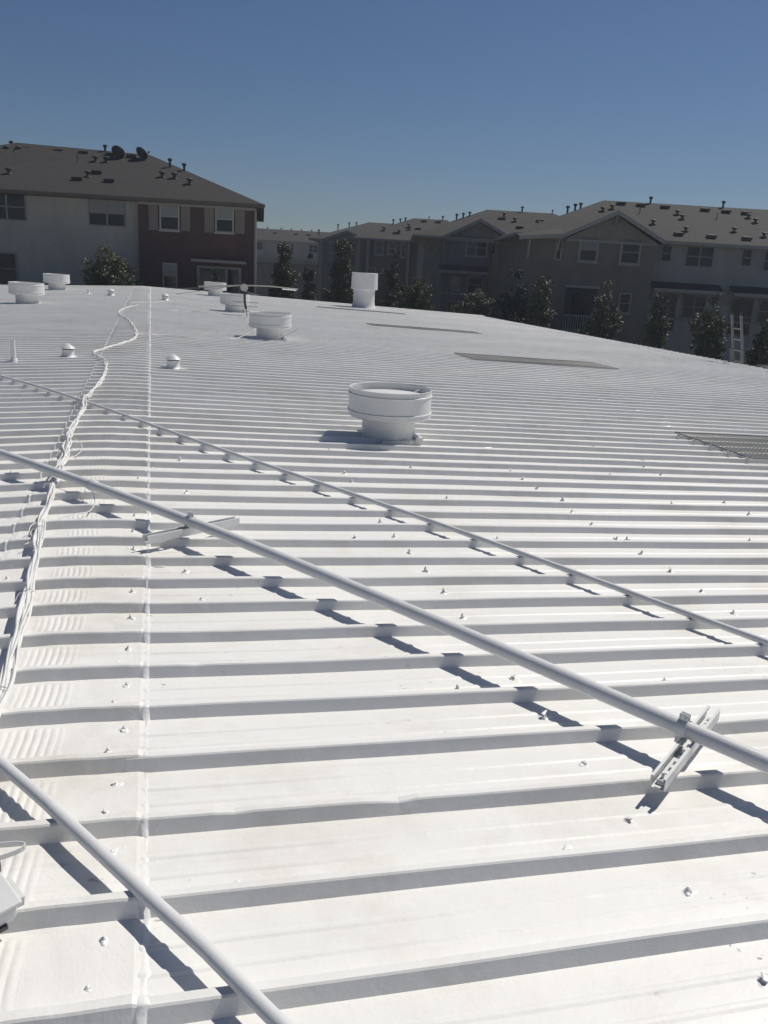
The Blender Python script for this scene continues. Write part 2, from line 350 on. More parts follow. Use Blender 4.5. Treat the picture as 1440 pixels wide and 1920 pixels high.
for n in range(17, 40):
    for x in (1.82, 3.35, 4.88, 6.41, 7.94, 9.5):
        if rr.random() < .42 and cnt < 48:
            y = Y0 + n * PER + rr.choice([.1, .18, .27]); 
            if 6.2 < x < 10.6 and 7 < y < 8.9: continue
            put_screw(slopeR, x + rr.uniform(-.04, .04), y, zr(x) + pan_h(y), 1.25); cnt += 1
for n in range(-2, 14):
    for a in (.12, .25):
        if rr.random() < .25: continue
        put_screw(cap, .275 + rr.uniform(-.012, .012) - (.03 if a < .2 else 0), Y0 + n * PER + a, -.0045 - .0 + .001, 1.0)
    if n % 2: put_screw(cap, -.29 + rr.uniform(-.02, .02), Y0 + n * PER + .18, -.0050, .8)
for n in range(2, 22, 3):
    put_screw(slopeL, -.60 + rr.uniform(-.05, .05), Y0 + n * PER + .2, zr(-.6), 1.0)
b = MB()
for n in range(40, 134, 2):
    for x in (1.8, 3.3, 4.9, 6.4, 7.9, 9.5, 11, 12.6, 14.2):
        if rr.random() < .45: lump(b, x + rr.uniform(-.1, .1), Y0 + n * PER + .15, zr(x), .022, .02, .02, n * 5, 6)
for n in range(30, 130):     # the row at the eave
    y = Y0 + n * PER; lump(b, 15.75, y + .02, zr(15.75) + .043, .035, .012, .02, n, 6); lump(b, 15.70, y + .17, zr(15.75), .03, .03, .02, n + 3, 6)
b.build('fastener', M['blob'], slopeR)['kind'] = 'stuff'
# rib closures at the eave
b = MB()
for n in range(20, 132):
    y = Y0 + n * PER; x = EAVE
    if y < rake(x) - .1: b.box((x + .002, y + .012, zr(x) - .01), (x + .006, y + .045, zr(x) + .03))
b.build('rib_closure', M['dark'], slopeR)['kind'] = 'stuff'

# ------------------------------------------------------------------ skylights under wire screens
def skylight(x0, x1, ya, yb, label, skew=0, dens=.05):
    cx, cy = (x0 + x1) / 2, (ya + yb) / 2
    t = thing('skylight', label, 'skylight', (cx, cy, zr(cx)), 'skylights under wire mesh')
    Z = lambda x, h: zr(x) + h
    b = MB(); N = 40     # ribbed translucent sheet laid over the roof ribs
    n = math.ceil((ya - Y0) / PER) - 1
    while Y0 + n * PER < yb:      # weathered strips in the pans, the painted rib tops stay white
        a, c = max(ya + .05, Y0 + n * PER + .070), min(yb - .05, Y0 + (n + 1) * PER + .004)
        if c > a + .03: b.add([(x0 + .1, a, Z(x0 + .1, .0075)), (x1 - .1, a, Z(x1 - .1, .0075)), (x1 - .1, c, Z(x1 - .1, .0075)), (x0 + .1, c, Z(x0 + .1, .0075))], [(0, 1, 2, 3)])
        n += 1
    b.build('panel', M['skyl'], t)
    fr = MB(); h = .060
    P = [(x0, ya), (x1, ya), (x1, yb), (x0, yb)]
    for (a, c), (d, e_) in zip(P, P[1:] + P[:1]): fr.tube([(a, c, Z(a, h)), (d, e_, Z(d, h))], .006, 6)
    fr.build('screen_frame', M['mesh'], t)
    m_ = MB(); nx = int((x1 - x0) / dens); ny = int((yb - ya) / dens)
    for i in range(nx + 1):
        x = x0 + (x1 - x0) * i / nx; m_.tube([(x, ya, Z(x, h)), (x, (ya + yb) / 2, Z(x, h - .006)), (x, yb, Z(x, h))], .0022, 3, cap=False)
    for j in range(ny + 1):
        y = ya + (yb - ya) * j / ny; m_.tube([(x0, y, Z(x0, h)), (cx, y, Z(cx, h - .006)), (x1, y, Z(x1, h))], .0022, 3, cap=False)
    m_.build('wire_mesh', M['mesh'], t)
    st = MB()
    k = ya
    n = math.ceil((ya - Y0) / PER)
    while Y0 + n * PER < yb:
        for x in (x0, x1): MB().box((x - .02, Y0 + n * PER + .012, Z(x, .0435)), (x + .02, Y0 + n * PER + .042, Z(x, .058))).build('standoff', M['strut'], t)
        n += 1
skylight(6.35, 10.4, 7.28, 8.68, 'nearest mesh covered skylight, cut by the right edge of the photo')
skylight(6.75, 10.1, 16.5, 17.7, 'mesh covered grey skylight on the mid slope, second from the front', dens=.06)
skylight(6.9, 10.5, 25.7, 26.5, 'thin grey skylight beyond the middle of the slope, below the tall vent', dens=.08)
skylight(7.1, 10.9, 35.6, 36.3, 'farthest grey skylight strip, at the foot of the tall white vent', dens=.09)

# ------------------------------------------------------------------ conduits
def smooth_path(pts, step=.08):
    P = [Vector(p) for p in pts]; out = []
    for i in range(len(P) - 1):
        p0 = P[max(i - 1, 0)]; p1 = P[i]; p2 = P[i + 1]; p3 = P[min(i + 2, len(P) - 1)]
        n = max(2, int((p2 - p1).length / step))
        for k in range(n):
            t = k / n
            out.append(.5 * ((2 * p1) + (p2 - p0) * t + (2 * p0 - 5 * p1 + 4 * p2 - p3) * t * t + (3 * p1 - p0 - 3 * p2 + p3) * t ** 3))
    out.append(P[-1]); return out
def conduit(label, pts, h, r, couplings=()):
    c = pts[len(pts) // 2]; t = thing('conduit', label, 'conduit pipe', (c[0], c[1], zr(c[0]) + h), 'white conduits crossing the roof')
    P = smooth_path([(x, y, zr(x) * (1 if abs(x) > .3 else .6) + h) for x, y in pts])
    MB().tube(P, r, 24).build('pipe', M['pipe'], t, smooth=True, angle=60)
    for (x, y) in couplings:
        j = min(range(len(P)), key=lambda i: (P[i].x - x) ** 2 + (P[i].y - y) ** 2); d = (P[j + 1] - P[j - 1]).normalized(); p = P[j]
        MB().tube([p - d * .032, p - d * .028, p + d * .028, p + d * .032], [r + .001, r + .0055, r + .0055, r + .001], 24).build('coupling', M['pipe'], t, smooth=True, angle=50)
    return P
P1 = conduit('thickest white conduit, running diagonally over the roof and held by two strut brackets', [(-3.6, 10.75), (-.66, 6.386), (.529, 4.673), (1.347, 3.468), (1.81, 2.744), (2.134, 2.225), (2.9, 1.02)], .127, .0295, [(.02, 5.40)])
P2 = conduit('thin white conduit farther up, crossing behind the thickest pipe', [(-4.4, 16.3), (-1.387, 11.139), (-.323, 9.13), (.864, 6.926), (1.818, 5.332), (2.28, 4.532), (2.64, 3.875), (3.095, 3.03), (4.0, 1.39)], .060, .0165)
P3 = conduit('white conduit in the bottom left corner, lying right on the ribs', [(-1.3, 4.25), (-.054, 2.377), (.145, 2.08), (.34, 1.785), (.493, 1.556), (.605, 1.371), (1.0, .75)], .0610, .0175)

# strut brackets under the thick conduit
def bracket(x, y, label, tilt):
    z0 = zr(x); d = Vector((.83, .55, -TR * .83)); d.normalize(); q = Vector((-.55, .83, 0)).normalized(); up = d.cross(q).normalized()
    if up.z < 0: up = -up
    d2 = (d * math.cos(tilt) + q * math.sin(tilt)).normalized(); q2 = up.cross(d2).normalized()
    c = Vector((x, y, z0 + .054)); t = thing('pipe_bracket', label, 'pipe bracket', (x, y, z0 + .036), 'strut brackets under the thick conduit')
    L_, W_, H_ = .315, .0225, .042
    b = MB()
    for s_ in (-1, 1):
        b.obox(c + q2 * (s_ * W_) + up * (H_ / 2), d2, q2, up, L_, .0017, H_ / 2)
        b.obox(c + q2 * (s_ * (W_ - .0045)) + up * H_, d2, q2, up, L_, .0030, .0012)
        b.obox(c + q2 * (s_ * (W_ - .0070)) + up * (H_ - .005), d2, q2, up, L_, .0012, .0045)
        b.obox(c + q2 * (s_ * (W_ - .007)) + up * .0015, d2, q2, up, L_, .0065, .0014)
    k = -L_ + .02
    while k < L_: b.obox(c + d2 * k + up * .0015, d2, q2, up, .011, W_ - .0135, .0013); k += .05
    b.build('strut_channel', M['strut'], t)
    for k in (-.72, .70): MB().obox(c + d2 * (k * L_) - up * .005, d2, q2, up, .03, .015, .0048).build('spacer_pad', M['strut'], t)
    j = min(range(len(P1)), key=lambda i: (P1[i].x - x) ** 2 + (P1[i].y - y) ** 2); p = P1[j]; ax = (P1[j + 1] - P1[j - 1]).normalized(); sd = ax.cross(Vector((0, 0, 1))).normalized(); u2 = sd.cross(ax)
    for s_ in (-1, 1):
        b = MB(); R0, R1 = .030, .0335; n = 14; vs = []
        for i in range(n + 1):
            a = -math.pi / 2 + s_ * (math.pi * .97) * i / n
            e_ = sd * math.cos(a) + u2 * math.sin(a)
            for (R_, o_) in ((R0, -.02), (R1, -.02), (R1, .02), (R0, .02)): vs.append(tuple(p + e_ * R_ + ax * o_))
        fs = []
        for i in range(n):
            for k in range(4): fs.append((i * 4 + k, i * 4 + (k + 1) % 4, i * 4 + 4 + (k + 1) % 4, i * 4 + 4 + k))
        b.add(vs, fs)
        b.obox(p + u2 * .043 + sd * (s_ * .008), ax, sd, u2, .016, .0016, .012)
        b.obox(p - u2 * .042 + sd * (s_ * .012), ax, sd, u2, .016, .0016, .014)
        b.build('clamp_half', M['strut'], t, smooth=True, angle=35)
    b = MB(); b.tube([p + u2 * .043 - sd * .020, p + u2 * .043 + sd * .022], .0045, 8); b.tube([p + u2 * .043 - sd * .016, p + u2 * .043 - sd * .010], .009, 6); b.tube([p + u2 * .043 + sd * .010, p + u2 * .043 + sd * .016], .009, 6)
    b.build('clamp_bolt', M['strut'], t)
    b = MB(); b.obox(c + d2 * (-L_ + .05) + up * .012, d2, q2, up, .02, .012, .006); b.tube([c + d2 * (-L_ + .05) + up * .01, c + d2 * (-L_ + .05) + up * .036], .005, 8); b.build('channel_nut', M['strut'], t)
bracket(2.145, 2.20, 'slotted strut bracket clamped to the thick conduit at the lower right', .10)
bracket(.600, 4.615, 'slotted strut bracket clamped to the thick conduit near the roof ridge', .03)

# ------------------------------------------------------------------ cable bundle along the ridge
CB = [(0.026,26.885), (-0.30,25.4), (-0.420,24.0), (-0.38,22.6), (-0.12,20.6), (0.02,18.8), (0.106,17.2), (0.075,15.872), (-0.197,14.712), (-0.44,13.95), (-0.436,13.538), (-0.25,12.6), (-0.193,11.6), (-0.194,10.604), (-0.229,9.763), (-0.262,9.046), (-0.255,8.417), (-0.269,7.747), (-0.270,7.172), (-0.253,6.669), (-0.243,6.348), (-0.242,5.995), (-0.237,5.6), (-0.216,5.25), (-0.210,4.868), (-0.190,4.5), (-0.162,4.188), (-0.147,3.863), (-0.134,3.551), (-0.125,3.283), (-0.118,3.050), (-0.113,2.75), (-.16, 2.3), (-.34, 1.6), (-.6, 1.2)]
def cz(x, y):
    z = zr(x) * (1 if abs(x) > .3 else .6) + .058
    if abs(y - 9.03) < .5: z += .045 * math.exp(-((y - 9.03) / .16) ** 2)     # over the thin conduit
    return z
CP_ = smooth_path([(x, y, cz(x, y)) for x, y in CB], .06)
CP_ = [Vector((p.x, p.y, cz(p.x, p.y))) for p in CP_]
ct = thing('cable_bundle', 'bundle of white painted cables snaking along the roof ridge, tied every metre', 'cables', (-.15, 4.0, .05))
for s_ in range(8):
    pts = []; f1, f2, ph = rr.uniform(1.1, 2.2), rr.uniform(3.1, 5.2), rr.uniform(0, 6.3); L_ = 0; prev = CP_[0]
    for p in CP_:
        L_ += (p - prev).length; prev = p
        tie = abs(((L_ / .95) % 1) - .5) * 2      # 1 at ties
        sp = .021 * (1 - .62 * tie ** 6) * (1 + (.5 if 5.9 < p.y < 7.3 else 0))
        ox = sp * (math.sin(L_ * f1 + ph + s_ * 1.05) * .75 + .35 * math.sin(L_ * f2 * 1.7 + ph * 2))
        oz = .009 * math.sin(L_ * f2 + ph + s_) + .006
        i = CP_.index(p) if False else 0
        pts.append(Vector((p.x + ox, p.y + ox * .3, p.z + oz)))
    MB().tube(pts, .0064 if s_ < 5 else .0046, 7).build('cable', M['cable'], ct, smooth=True, angle=70)
L_ = 0; prev = CP_[0]; nxt = .475
for k, p in enumerate(CP_[:-1]):
    L_ += (p - prev).length; prev = p
    if L_ > nxt:
        nxt += .95; d = (CP_[k + 1] - p).normalized(); a = d.cross(Vector((0, 0, 1))).normalized(); u_ = Vector((0, 0, 1))
        ring = [p + u_ * .006 + a * (.019 * math.cos(q)) + u_ * (.017 * math.sin(q)) + d * rr.uniform(-.002, .002) for q in np.linspace(0, 6.283, 14)]
        b = MB().tube(ring, .0024, 5); e_ = p + a * .018; b.tube(smooth_path([e_, e_ + a * .02 + d * .01 + u_ * .01, e_ + a * .035 + d * .05 - u_ * .01], .01), .0014, 5)
        b.build('cable_tie', M['cable'], ct)
def wire(lbl, pts, r, cat='wire', m='cable', grp=None, loc=None):
    o = MB().tube(smooth_path(pts, .03), r, 6).build('wire', M[m], None, smooth=True)
    c = Vector(pts[0]); o.data.transform(Matrix.Translation(-c)); o.location = c
    o['label'] = lbl; o['category'] = cat
    if grp: o['group'] = grp
    return o
wire('thin loose wire curling out from under the thick conduit beside the cable bundle', [(-.235, 5.86, .06), (-.11, 5.70, .07), (.0, 5.47, .075), (.045, 5.22, .06), (.02, 5.08, .035), (-.05, 5.02, .04), (-.12, 4.96, .036), (-.2, 4.9, .03)], .0032)
wire('short stray wire end hooked on the left side of the cable bundle', [(-.19, 4.80, .05), (-.245, 4.78, .06), (-.262, 4.70, .05), (-.235, 4.60, .04), (-.225, 4.53, .04), (-.26, 4.47, .04)], .003)
wire('small wire loop sticking out to the right of the knotted cables', [(-.22, 7.1, .06), (-.16, 6.9, .075), (-.13, 6.65, .07), (-.17, 6.5, .05), (-.22, 6.48, .055)], .003)
wire('white wire sealed across the roof from the ridge cable to the guyed vent', [(.10, 17.1, .05), (.33, 17.21, .045), (.85, 17.27, .03), (1.3, 17.22, .02), (1.56, 17.24, .015), (1.89, 17.26, .012), (2.1, 17.5, .02), (2.45, 17.75, .18)], .008)
wire('thin wire crossing the ridge toward the small rain cap at the far end', [(-.23, 28.13, .04), (.1, 28.9, .045), (.5, 29.55, .03), (.95, 31.0, .0)], .007)
wire('thin wire running from the cable end over the far right slope', [(.026, 26.885, .05), (.78, 25.84, .02), (1.5, 26.2, -.02), (2.17, 26.34, -.04), (3.0, 26.6, -.06)], .006)
wire('antenna lead dropping from the mast down to the guyed vent', [(3.18, 26.3, 0), (3.12, 25.4, -.07), (2.95, 24.3, -.07), (2.8, 22, -.06), (2.62, 19.6, -.06), (2.6, 18.9, .2)], .007)
wire('dark guy wire hooked round the right side of the second vent', [(2.55, 17.62, -.05), (2.85, 17.66, 0), (3.1, 17.85, .08), (3.32, 18.05, .17), (3.36, 18.1, .2)], .011, m='wire')

# ------------------------------------------------------------------ round roof vents
def vent(label, x, y, s=1.0):
    z = zr(x); t = thing('roof_vent', label, 'roof vent', (x, y, z), 'drum shaped vents on the white roof')
    c = (x, y, z); n = 64
    b = MB().lathe([(.262, -.01), (.262, .005), (.258, .06), (.256, .24)], c, n)
    b.build('neck', M['vent'], t, smooth=True, angle=40)
    b = MB()
    q = math.radians(8); 
    for yy in (-1,):
        b.obox((x + .02, y - .268, z + .030), (1, 0, 0), (0, 1, 0), (0, 0, 1), .15, .02, .016)
        b.obox((x + .255, y - .11, z + .045), (1, 0, 0), (0, 1, 0), (0, 0, 1), .035, .11, .018)
        b.obox((x, y + .24, z + .03), (1, 0, 0), (0, 1, 0), (0, 0, 1), .24, .06, .012)
    b.build('base_flashing', M['vent'], t)
    # drum: outer skin with two rolled beads, open top, lip turned in below
    R0 = .400
    pr = [(.262, .215), (.33, .222), (R0 - .015, .236), (R0, .246), (R0, .283), (R0 + .006, .288), (R0 + .006, .294), (R0 - .004, .298), (R0 - .004, .445), (R0 + .003, .449), (R0 + .003, .455), (R0 - .006, .460), (R0 - .006, .502), (R0 - .002, .505), (R0 - .010, .507), (R0 - .014, .502), (R0 - .014, .30), (.3, .25), (.256, .24)]
    MB().lathe(pr, c, n).build('drum', M['vent'], t, smooth=True, angle=28)
    for a0, r_, z0_, z1_ in ((-1.9, R0 - .0035, .30, .444), (-1.2, .2565, .05, .22)):
        MB().obox((x + r_ * math.cos(a0), y + r_ * math.sin(a0), z + (z0_ + z1_) / 2), (-math.sin(a0), math.cos(a0), 0), (math.cos(a0), math.sin(a0), 0), (0, 0, 1), .012, .0022, (z1_ - z0_) / 2).build('lap_seam', M['vent'], t)
    b = MB()
    for k in range(10):
        a0 = -3.0 + k * .33 + rr.uniform(-.03, .03)
        for r_, zz_ in ((R0 + .004, .266), (.262, .10)):
            p_ = Vector((x + r_ * math.cos(a0), y + r_ * math.sin(a0), z + zz_)); e_ = Vector((math.cos(a0), math.sin(a0), 0)); b.tube([p_ - e_ * .004, p_ + e_ * .004], [.006, .003], 6)
    b.build('rivet', M['vent'], t)['kind'] = 'stuff'
    # inner ring and damper dish under the rim
    MB().lathe([(R0 - .016, .425), (R0 - .04, .427), (R0 - .045, .421), (R0 - .045, .38)], c, n).build('inner_ring', M['vent'], t, smooth=True, angle=28)
    MB().lathe([(R0 - .052, .42), (R0 - .050, .436), (R0 - .062, .444), (.2, .458), (.001, .464)], c, n).build('damper_dish', M['sealant'], t, smooth=True, angle=28)
    for a in (.4, 2.5, 4.6):
        MB().tube([(x + .3 * math.cos(a), y + .3 * math.sin(a), z + .455), (x + (R0 - .015) * math.cos(a), y + (R0 - .015) * math.sin(a), z + .475)], .006, 6).build('brace', M['vent'], t)
    t.scale = (s, s, s)
    return t
v1 = vent('largest and nearest drum vent, in the middle of the right roof slope', 2.595, 7.83)
for x, y, s, lb in [(2.83, 18.45, 1.13, 'second drum vent up the right slope, with guy wires tied round its neck'),
                    (2.93, 27.75, 1.16, 'drum vent directly behind the antenna mast'),
                    (3.12, 39.3, 1.22, 'farthest drum vent of the right row, with a small tree top above it'),
                    (-3.22, 28.2, 1.27, 'drum vent at the left edge of the photo on the left slope'),
                    (-3.42, 39.0, 1.32, 'small drum vent on the far left slope by the roof end')]:
    copy_thing(v1, (x, y, zr(x)), lb, s, rz=rr.uniform(-.08, .08) if y < 20 else 0)
x, y = 9.95, 39.6; z = zr(x); c = (x, y, z)
t = thing('tall_roof_vent', 'tall white vent stack with a wide collar at the far end of the roof', 'roof vent', c)
MB().lathe([(.60, .03), (.55, .10), (.515, .22), (.50, .4), (.50, .9)], c, 48).build('neck', M['vent'], t, smooth=True, angle=40)
MB().lathe([(.50, .86), (.60, .865), (.615, .88), (.615, 1.0), (.60, 1.56), (.605, 1.60), (.59, 1.61), (.58, 1.58), (.58, .9), (.5, .88)], c, 48).build('collar', M['vent'], t, smooth=True, angle=30)
MB().lathe([(.58, 1.35), (.3, 1.38), (.001, 1.4)], c, 48).build('inner_plate', M['dark'], t)

def raincap(label, x, y, s=1.0):
    z = zr(x); t = thing('rain_cap', label, 'vent cap', (x, y, z), 'small conical rain caps'); c = (x, y, z)
    b = MB().lathe([(.118, .030), (.108, .040), (.092, .055), (.086, .09), (.085, .14)], c, 28, jit=.03); b.build('pipe', M['vent'], t, smooth=True, angle=40)
    MB().lathe([(.079, .138), (.079, .158)], c, 28).build('gap', M['dark'], t)  # dark band, shade of the opening under the cone put into colour
    MB().lathe([(.08, .158), (.106, .155), (.108, .160), (.085, .182), (.045, .208), (.012, .226), (.001, .228)], c, 28).build('cone', M['vent'], t, smooth=True, angle=35)
    b = MB(); lump(b, x + .12, y - .03, z + .03, .07, .02, .008, 5); lump(b, x - .12, y - .02, z + .002, .06, .03, .015, 8); b.build('sealant_skirt', M['sealant'], t, smooth=True)
    t.scale = (s,) * 3; return t
c1 = raincap('small conical rain cap right of the ridge, nearest of the four', .673, 12.28)
copy_thing(c1, (-.807, 13.42, zr(-.807)), 'small conical rain cap left of the cable bundle, beside the thin vent pipe', 1.0)
copy_thing(c1, (-1.04, 33.8, zr(-1.04)), 'tiny conical rain cap on the far left slope', 1.25)
copy_thing(c1, (.866, 31.8, zr(.866)), 'tiny conical rain cap right of the ridge near the cable end', 1.2)
x, y = -1.482, 12.93; z = zr(x); t = thing('vent_pipe', 'thin upright vent pipe with a cone flashing at the left edge', 'vent pipe', (x, y, z))
MB().lathe([(.033, .02), (.031, .30), (.034, .302), (.034, .325), (.026, .325), (.026, .25)], (x, y, z), 20).build('pipe', M['vent'], t, smooth=True, angle=40)
b = MB().lathe([(.062, .02), (.052, .045), (.040, .075), (.035, .09)], (x, y, z), 20, jit=.04); lump(b, x + .12, y, z + .03, .08, .02, .008, 3); b.build('cone_flashing', M['vent'], t, smooth=True)
x, y = -1.906, 34.95; z = zr(x); t = thing('vent_pipe', 'tiny pointed pipe stub on the far left slope', 'vent pipe', (x, y, z))
MB().lathe([(.09, .03), (.05, .07), (.035, .12), (.03, .22), (.001, .22)], (x, y, z), 16).build('pipe', M['vent'], t, smooth=True, angle=40)
MB().lathe([(.16, .03), (.13, .045), (.05, .06)], (x, y, z), 16).build('cone_flashing', M['vent'], t, smooth=True)

# ------------------------------------------------------------------ antenna
x, y = 3.10, 26.2; z = zr(x); t = thing('tv_antenna', 'old tv antenna with a long cross boom on a dark mast among the vents', 'antenna', (x, y, z))
MB().tube([(x + .06, y, z), (x + .02, y, z + .25)], .014, 8).build('pole', M['alu'], t)
MB().tube([(x + .02, y, z + .22), (x - .02, y, z + .42), (x - .04, y, z + .92)], .035, 10).build('mast', M['antd'], t, smooth=True, angle=50)
MB().tube([(x - .04, y - .05, z + .84), (x - .04, y + .05, z + .84)], .11, 20).build('rotor_disc', M['anta'], t, smooth=True, angle=40)
bo = [(x - 1.35, y + .38, z + .80), (x - .6, y + .17, z + .86), (x - .04, y, z + .90), (x + .7, y - .2, z + .92), (x + 1.5, y - .42, z + .88)]
MB().tube(smooth_path(bo, .2), .016, 8).build('boom', M['anta'], t, smooth=True, angle=50)
MB().tube([(x + 1.05, y - .3, z + .875), (x + 1.45, y - .41, z + .865)], .03, 8).build('boom_end_plate', M['sealant'], t)
for dx, dz, ln, sl in ((-1.2, .78, .8, .1), (-1.0, .70, .9, .18)):
    MB().tube([(x - .3, y + .1, z + .87), (x - 2.0, y + .55, z + dz - sl * .9)], .009, 6).build('dipole', M['alu'], t)
for hz, a, c in ((.16, .33, .33), (.30, .37, .35), (.42, .36, .37), (.66, .42, .40)):
    MB().tube([(x - a, y + a * .27, z + hz), (x + c, y - c * .27, z + hz)], .010, 6).build('element', M['alu'], t)
MB().tube([(x - .02, y, z + .74), (x + .3, y - .5, z + .66)], .012, 6).build('stay', M['alu'], t)

# ------------------------------------------------------------------ ladder leaning on the eave
x0 = EAVE + .05; ya, yb = 20.95, 21.36; tx = -.24      # lean per metre of height
t = thing('ladder', 'aluminium extension ladder sticking up over the right eave of the roof', 'ladder', (x0 + 1.25, 21.15, -5.6))
def lad(y, h): return Vector((x0 + (h) * tx + 0, y, -.57 + h))
for y in (ya, yb):
    b = MB(); d = (lad(y, 1.45) - lad(y, -5.0)).normalized(); 
    top = lad(y, 1.38); bot = lad(y, -5.0); c_ = (top + bot) / 2; hl = (top - bot).length / 2
    q = d.cross(Vector((0, 1, 0))).normalized()
    b.obox(c_, d, q, (0, 1, 0), hl, .036, .0025); b.obox(c_ + q * .034, d, q, (0, 1, 0), hl, .002, .014); b.obox(c_ - q * .034, d, q, (0, 1, 0), hl, .002, .014)
    b.build('rail', M['alu'], t)
    b = MB(); b.obox(top + d * .03, d, q, (0, 1, 0), .035, .04, .018); b.build('rail_cap', M['antd'], t)
    b = MB(); top2 = lad(y + (.03 if y == yb else -.03), .42); bot2 = lad(y + (.03 if y == yb else -.03), -5.0); b.obox((top2 + bot2) / 2 + q * .06, d, q, (0, 1, 0), (top2 - bot2).length / 2, .036, .003); b.build('outer_rail', M['alu'], t)
h = -4.8
while h < 1.3:
    MB().tube([lad(ya, h), lad(yb, h)], .017, 8).build('rung', M['alu'], t); h += .305

# canopy roof beyond the eave
b = MB(); b.box((17.0, 15.5, -.66), (21.5, 20.75, -.56)); o = b
t = thing('side_canopy', 'low brown canopy roof below the eave beside the ladder', 'canopy', (19, 18, -5.6))
b.build('canopy_roof', M['brown'], t)
MB().box((16.98, 20.753, -.70), (21.52, 20.79, -.53)).build('fascia', M['trim'], t)
for px, py in ((17.2, 15.7), (21.3, 15.7), (17.2, 20.7), (21.3, 20.7)): MB().box((px - .06, py - .06, -5.6), (px + .06, py + .06, -.66)).build('post', M['brown'], t)

# ------------------------------------------------------------------ electrical box in the bottom left corner
c = Vector((-.006, 1.745, .104)); ax = Vector((.55, -.80, -.22)).normalized(); sd = Vector((.83, .55, .02)).normalized(); up = sd.cross(ax).normalized(); 
if up.z < 0: up = -up
t = thing('electrical_box', 'pale grey electrical box with a wire hoop in the bottom left corner', 'electrical box', tuple(c))
bm_ = MB(); bm_.obox(c, ax, sd, up, .085, .058, .026); o = bm_.build('box_body', M['boxp'], t); md = o.modifiers.new('bevel', 'BEVEL'); md.width = .014; md.segments = 4; o.data.polygons.foreach_set('use_smooth', [True] * 6)
bm_ = MB(); bm_.obox(c + up * .030, ax, sd, up, .090, .063, .006); o = bm_.build('lid', M['boxp'], t); md = o.modifiers.new('bevel', 'BEVEL'); md.width = .005; md.segments = 3
bm_ = MB(); bm_.obox(c + sd * .068 + ax * .03 - up * .004, ax, sd, up, .032, .014, .014); bm_.build('side_hub', M['boxp'], t)
bm_ = MB(); bm_.obox(c + ax * .086 - up * .022, ax, sd, up, .006, .030, .006); bm_.build('gasket', M['rvl'], t)
bm_ = MB(); k_ = c - ax * .115 + sd * .03; bm_.obox(k_, ax, sd, up, .016, .017, .014); bm_.obox(k_ - ax * .014 + up * .012, ax, sd, up, .004, .02, .016); bm_.build('clip', M['boxp'], t)
hp = [Vector((-.02 + .095 * math.cos(a), 1.925 + .028 * math.sin(a), .085 + .012 * math.cos(a))) for a in np.linspace(0, 6.283, 28)]
b = MB()
for p, q in zip(hp[:-1], hp[1:]): b.obox((p + q) / 2, q - p, Vector((0, 0, 1)).cross(q - p), (0, 0, 1), (q - p).length / 2 + .001, .0012, .0065)
b.build('hoop_strap', M['strut'], t)
MB().tube(smooth_path([k_ + sd * .015, k_ + sd * .045 + up * .01 + ax * .0, k_ + sd * .062 + ax * .03, k_ + sd * .055 + ax * .06 - up * .03, k_ + sd * .045 + ax * .075 - up * .05], .008), .0016, 6).build('tie_wire', M['wire'], t)

# ------------------------------------------------------------------ houses
def window(bd, u0, u1, z0, z1, v, tw_=.09, mull=0, blind=False, trim='trim', sill=True, rail=True):
    """window standing in the wall face at depth v (facing the camera side)"""
    b = MB(); d = .05
    b.tbox(u0 - tw_, u0, v - d, v + .04, z0 - tw_, z1 + tw_); b.tbox(u1, u1 + tw_, v - d, v + .04, z0 - tw_, z1 + tw_)
    b.tbox(u0, u1, v - d, v + .04, z1, z1 + tw_); b.tbox(u0, u1, v - d, v + .04, z0 - tw_, z0)
    if sill: b.tbox(u0 - tw_ - .05, u1 + tw_ + .05, v - d - .05, v - d - .003, z0 - tw_ - .06, z0 - tw_ + .03)
    zm = (z0 + z1) / 2
    cuts = [u0] + [u0 + (u1 - u0) * (k + 1) / (mull + 1) for k in range(mull)] + [u1]
    for c_ in cuts[1:-1]: b.tbox(c_ - .045, c_ + .045, v - d + .006, v + .04, z0, z1)
    if rail: b.tbox(u0, u1, v - d + .012, v + .04, zm - .025, zm + .025)
    w_ = b.build('window', M[trim], bd)
    for i in range(len(cuts) - 1):
        a = cuts[i] + (.045 if i else 0); c_ = cuts[i + 1] - (.045 if i < len(cuts) - 2 else 0)
        if rail:
            MB().tbox(a, c_, v - .012, v + .04, zm + .025, z1).build('pane', M['blind'] if blind else M['glass'], w_)
            MB().tbox(a, c_, v - .008, v + .04, z0, zm - .025).build('pane', M['glass'], w_)
        else: MB().tbox(a, c_, v - .01, v + .04, z0, z1).build('pane', M['glass'], w_)
    return w_
def wall_sk(bd, u0, u1, v0, v1, ub, z0, z1, m):
    return MB().hexa([tw(u0, v0, z0), tw(u1, v0, z0), tw(ub, v1, z0), tw(u0, v1, z0), tw(u0, v0, z1), tw(u1, v0, z1), tw(ub, v1, z1), tw(u0, v1, z1)]).build('wall', M[m], bd)
def wall(bd, u0, u1, v0, v1, z0, z1, m): return MB().tbox(u0, u1, v0, v1, z0, z1).build('wall', M[m], bd)
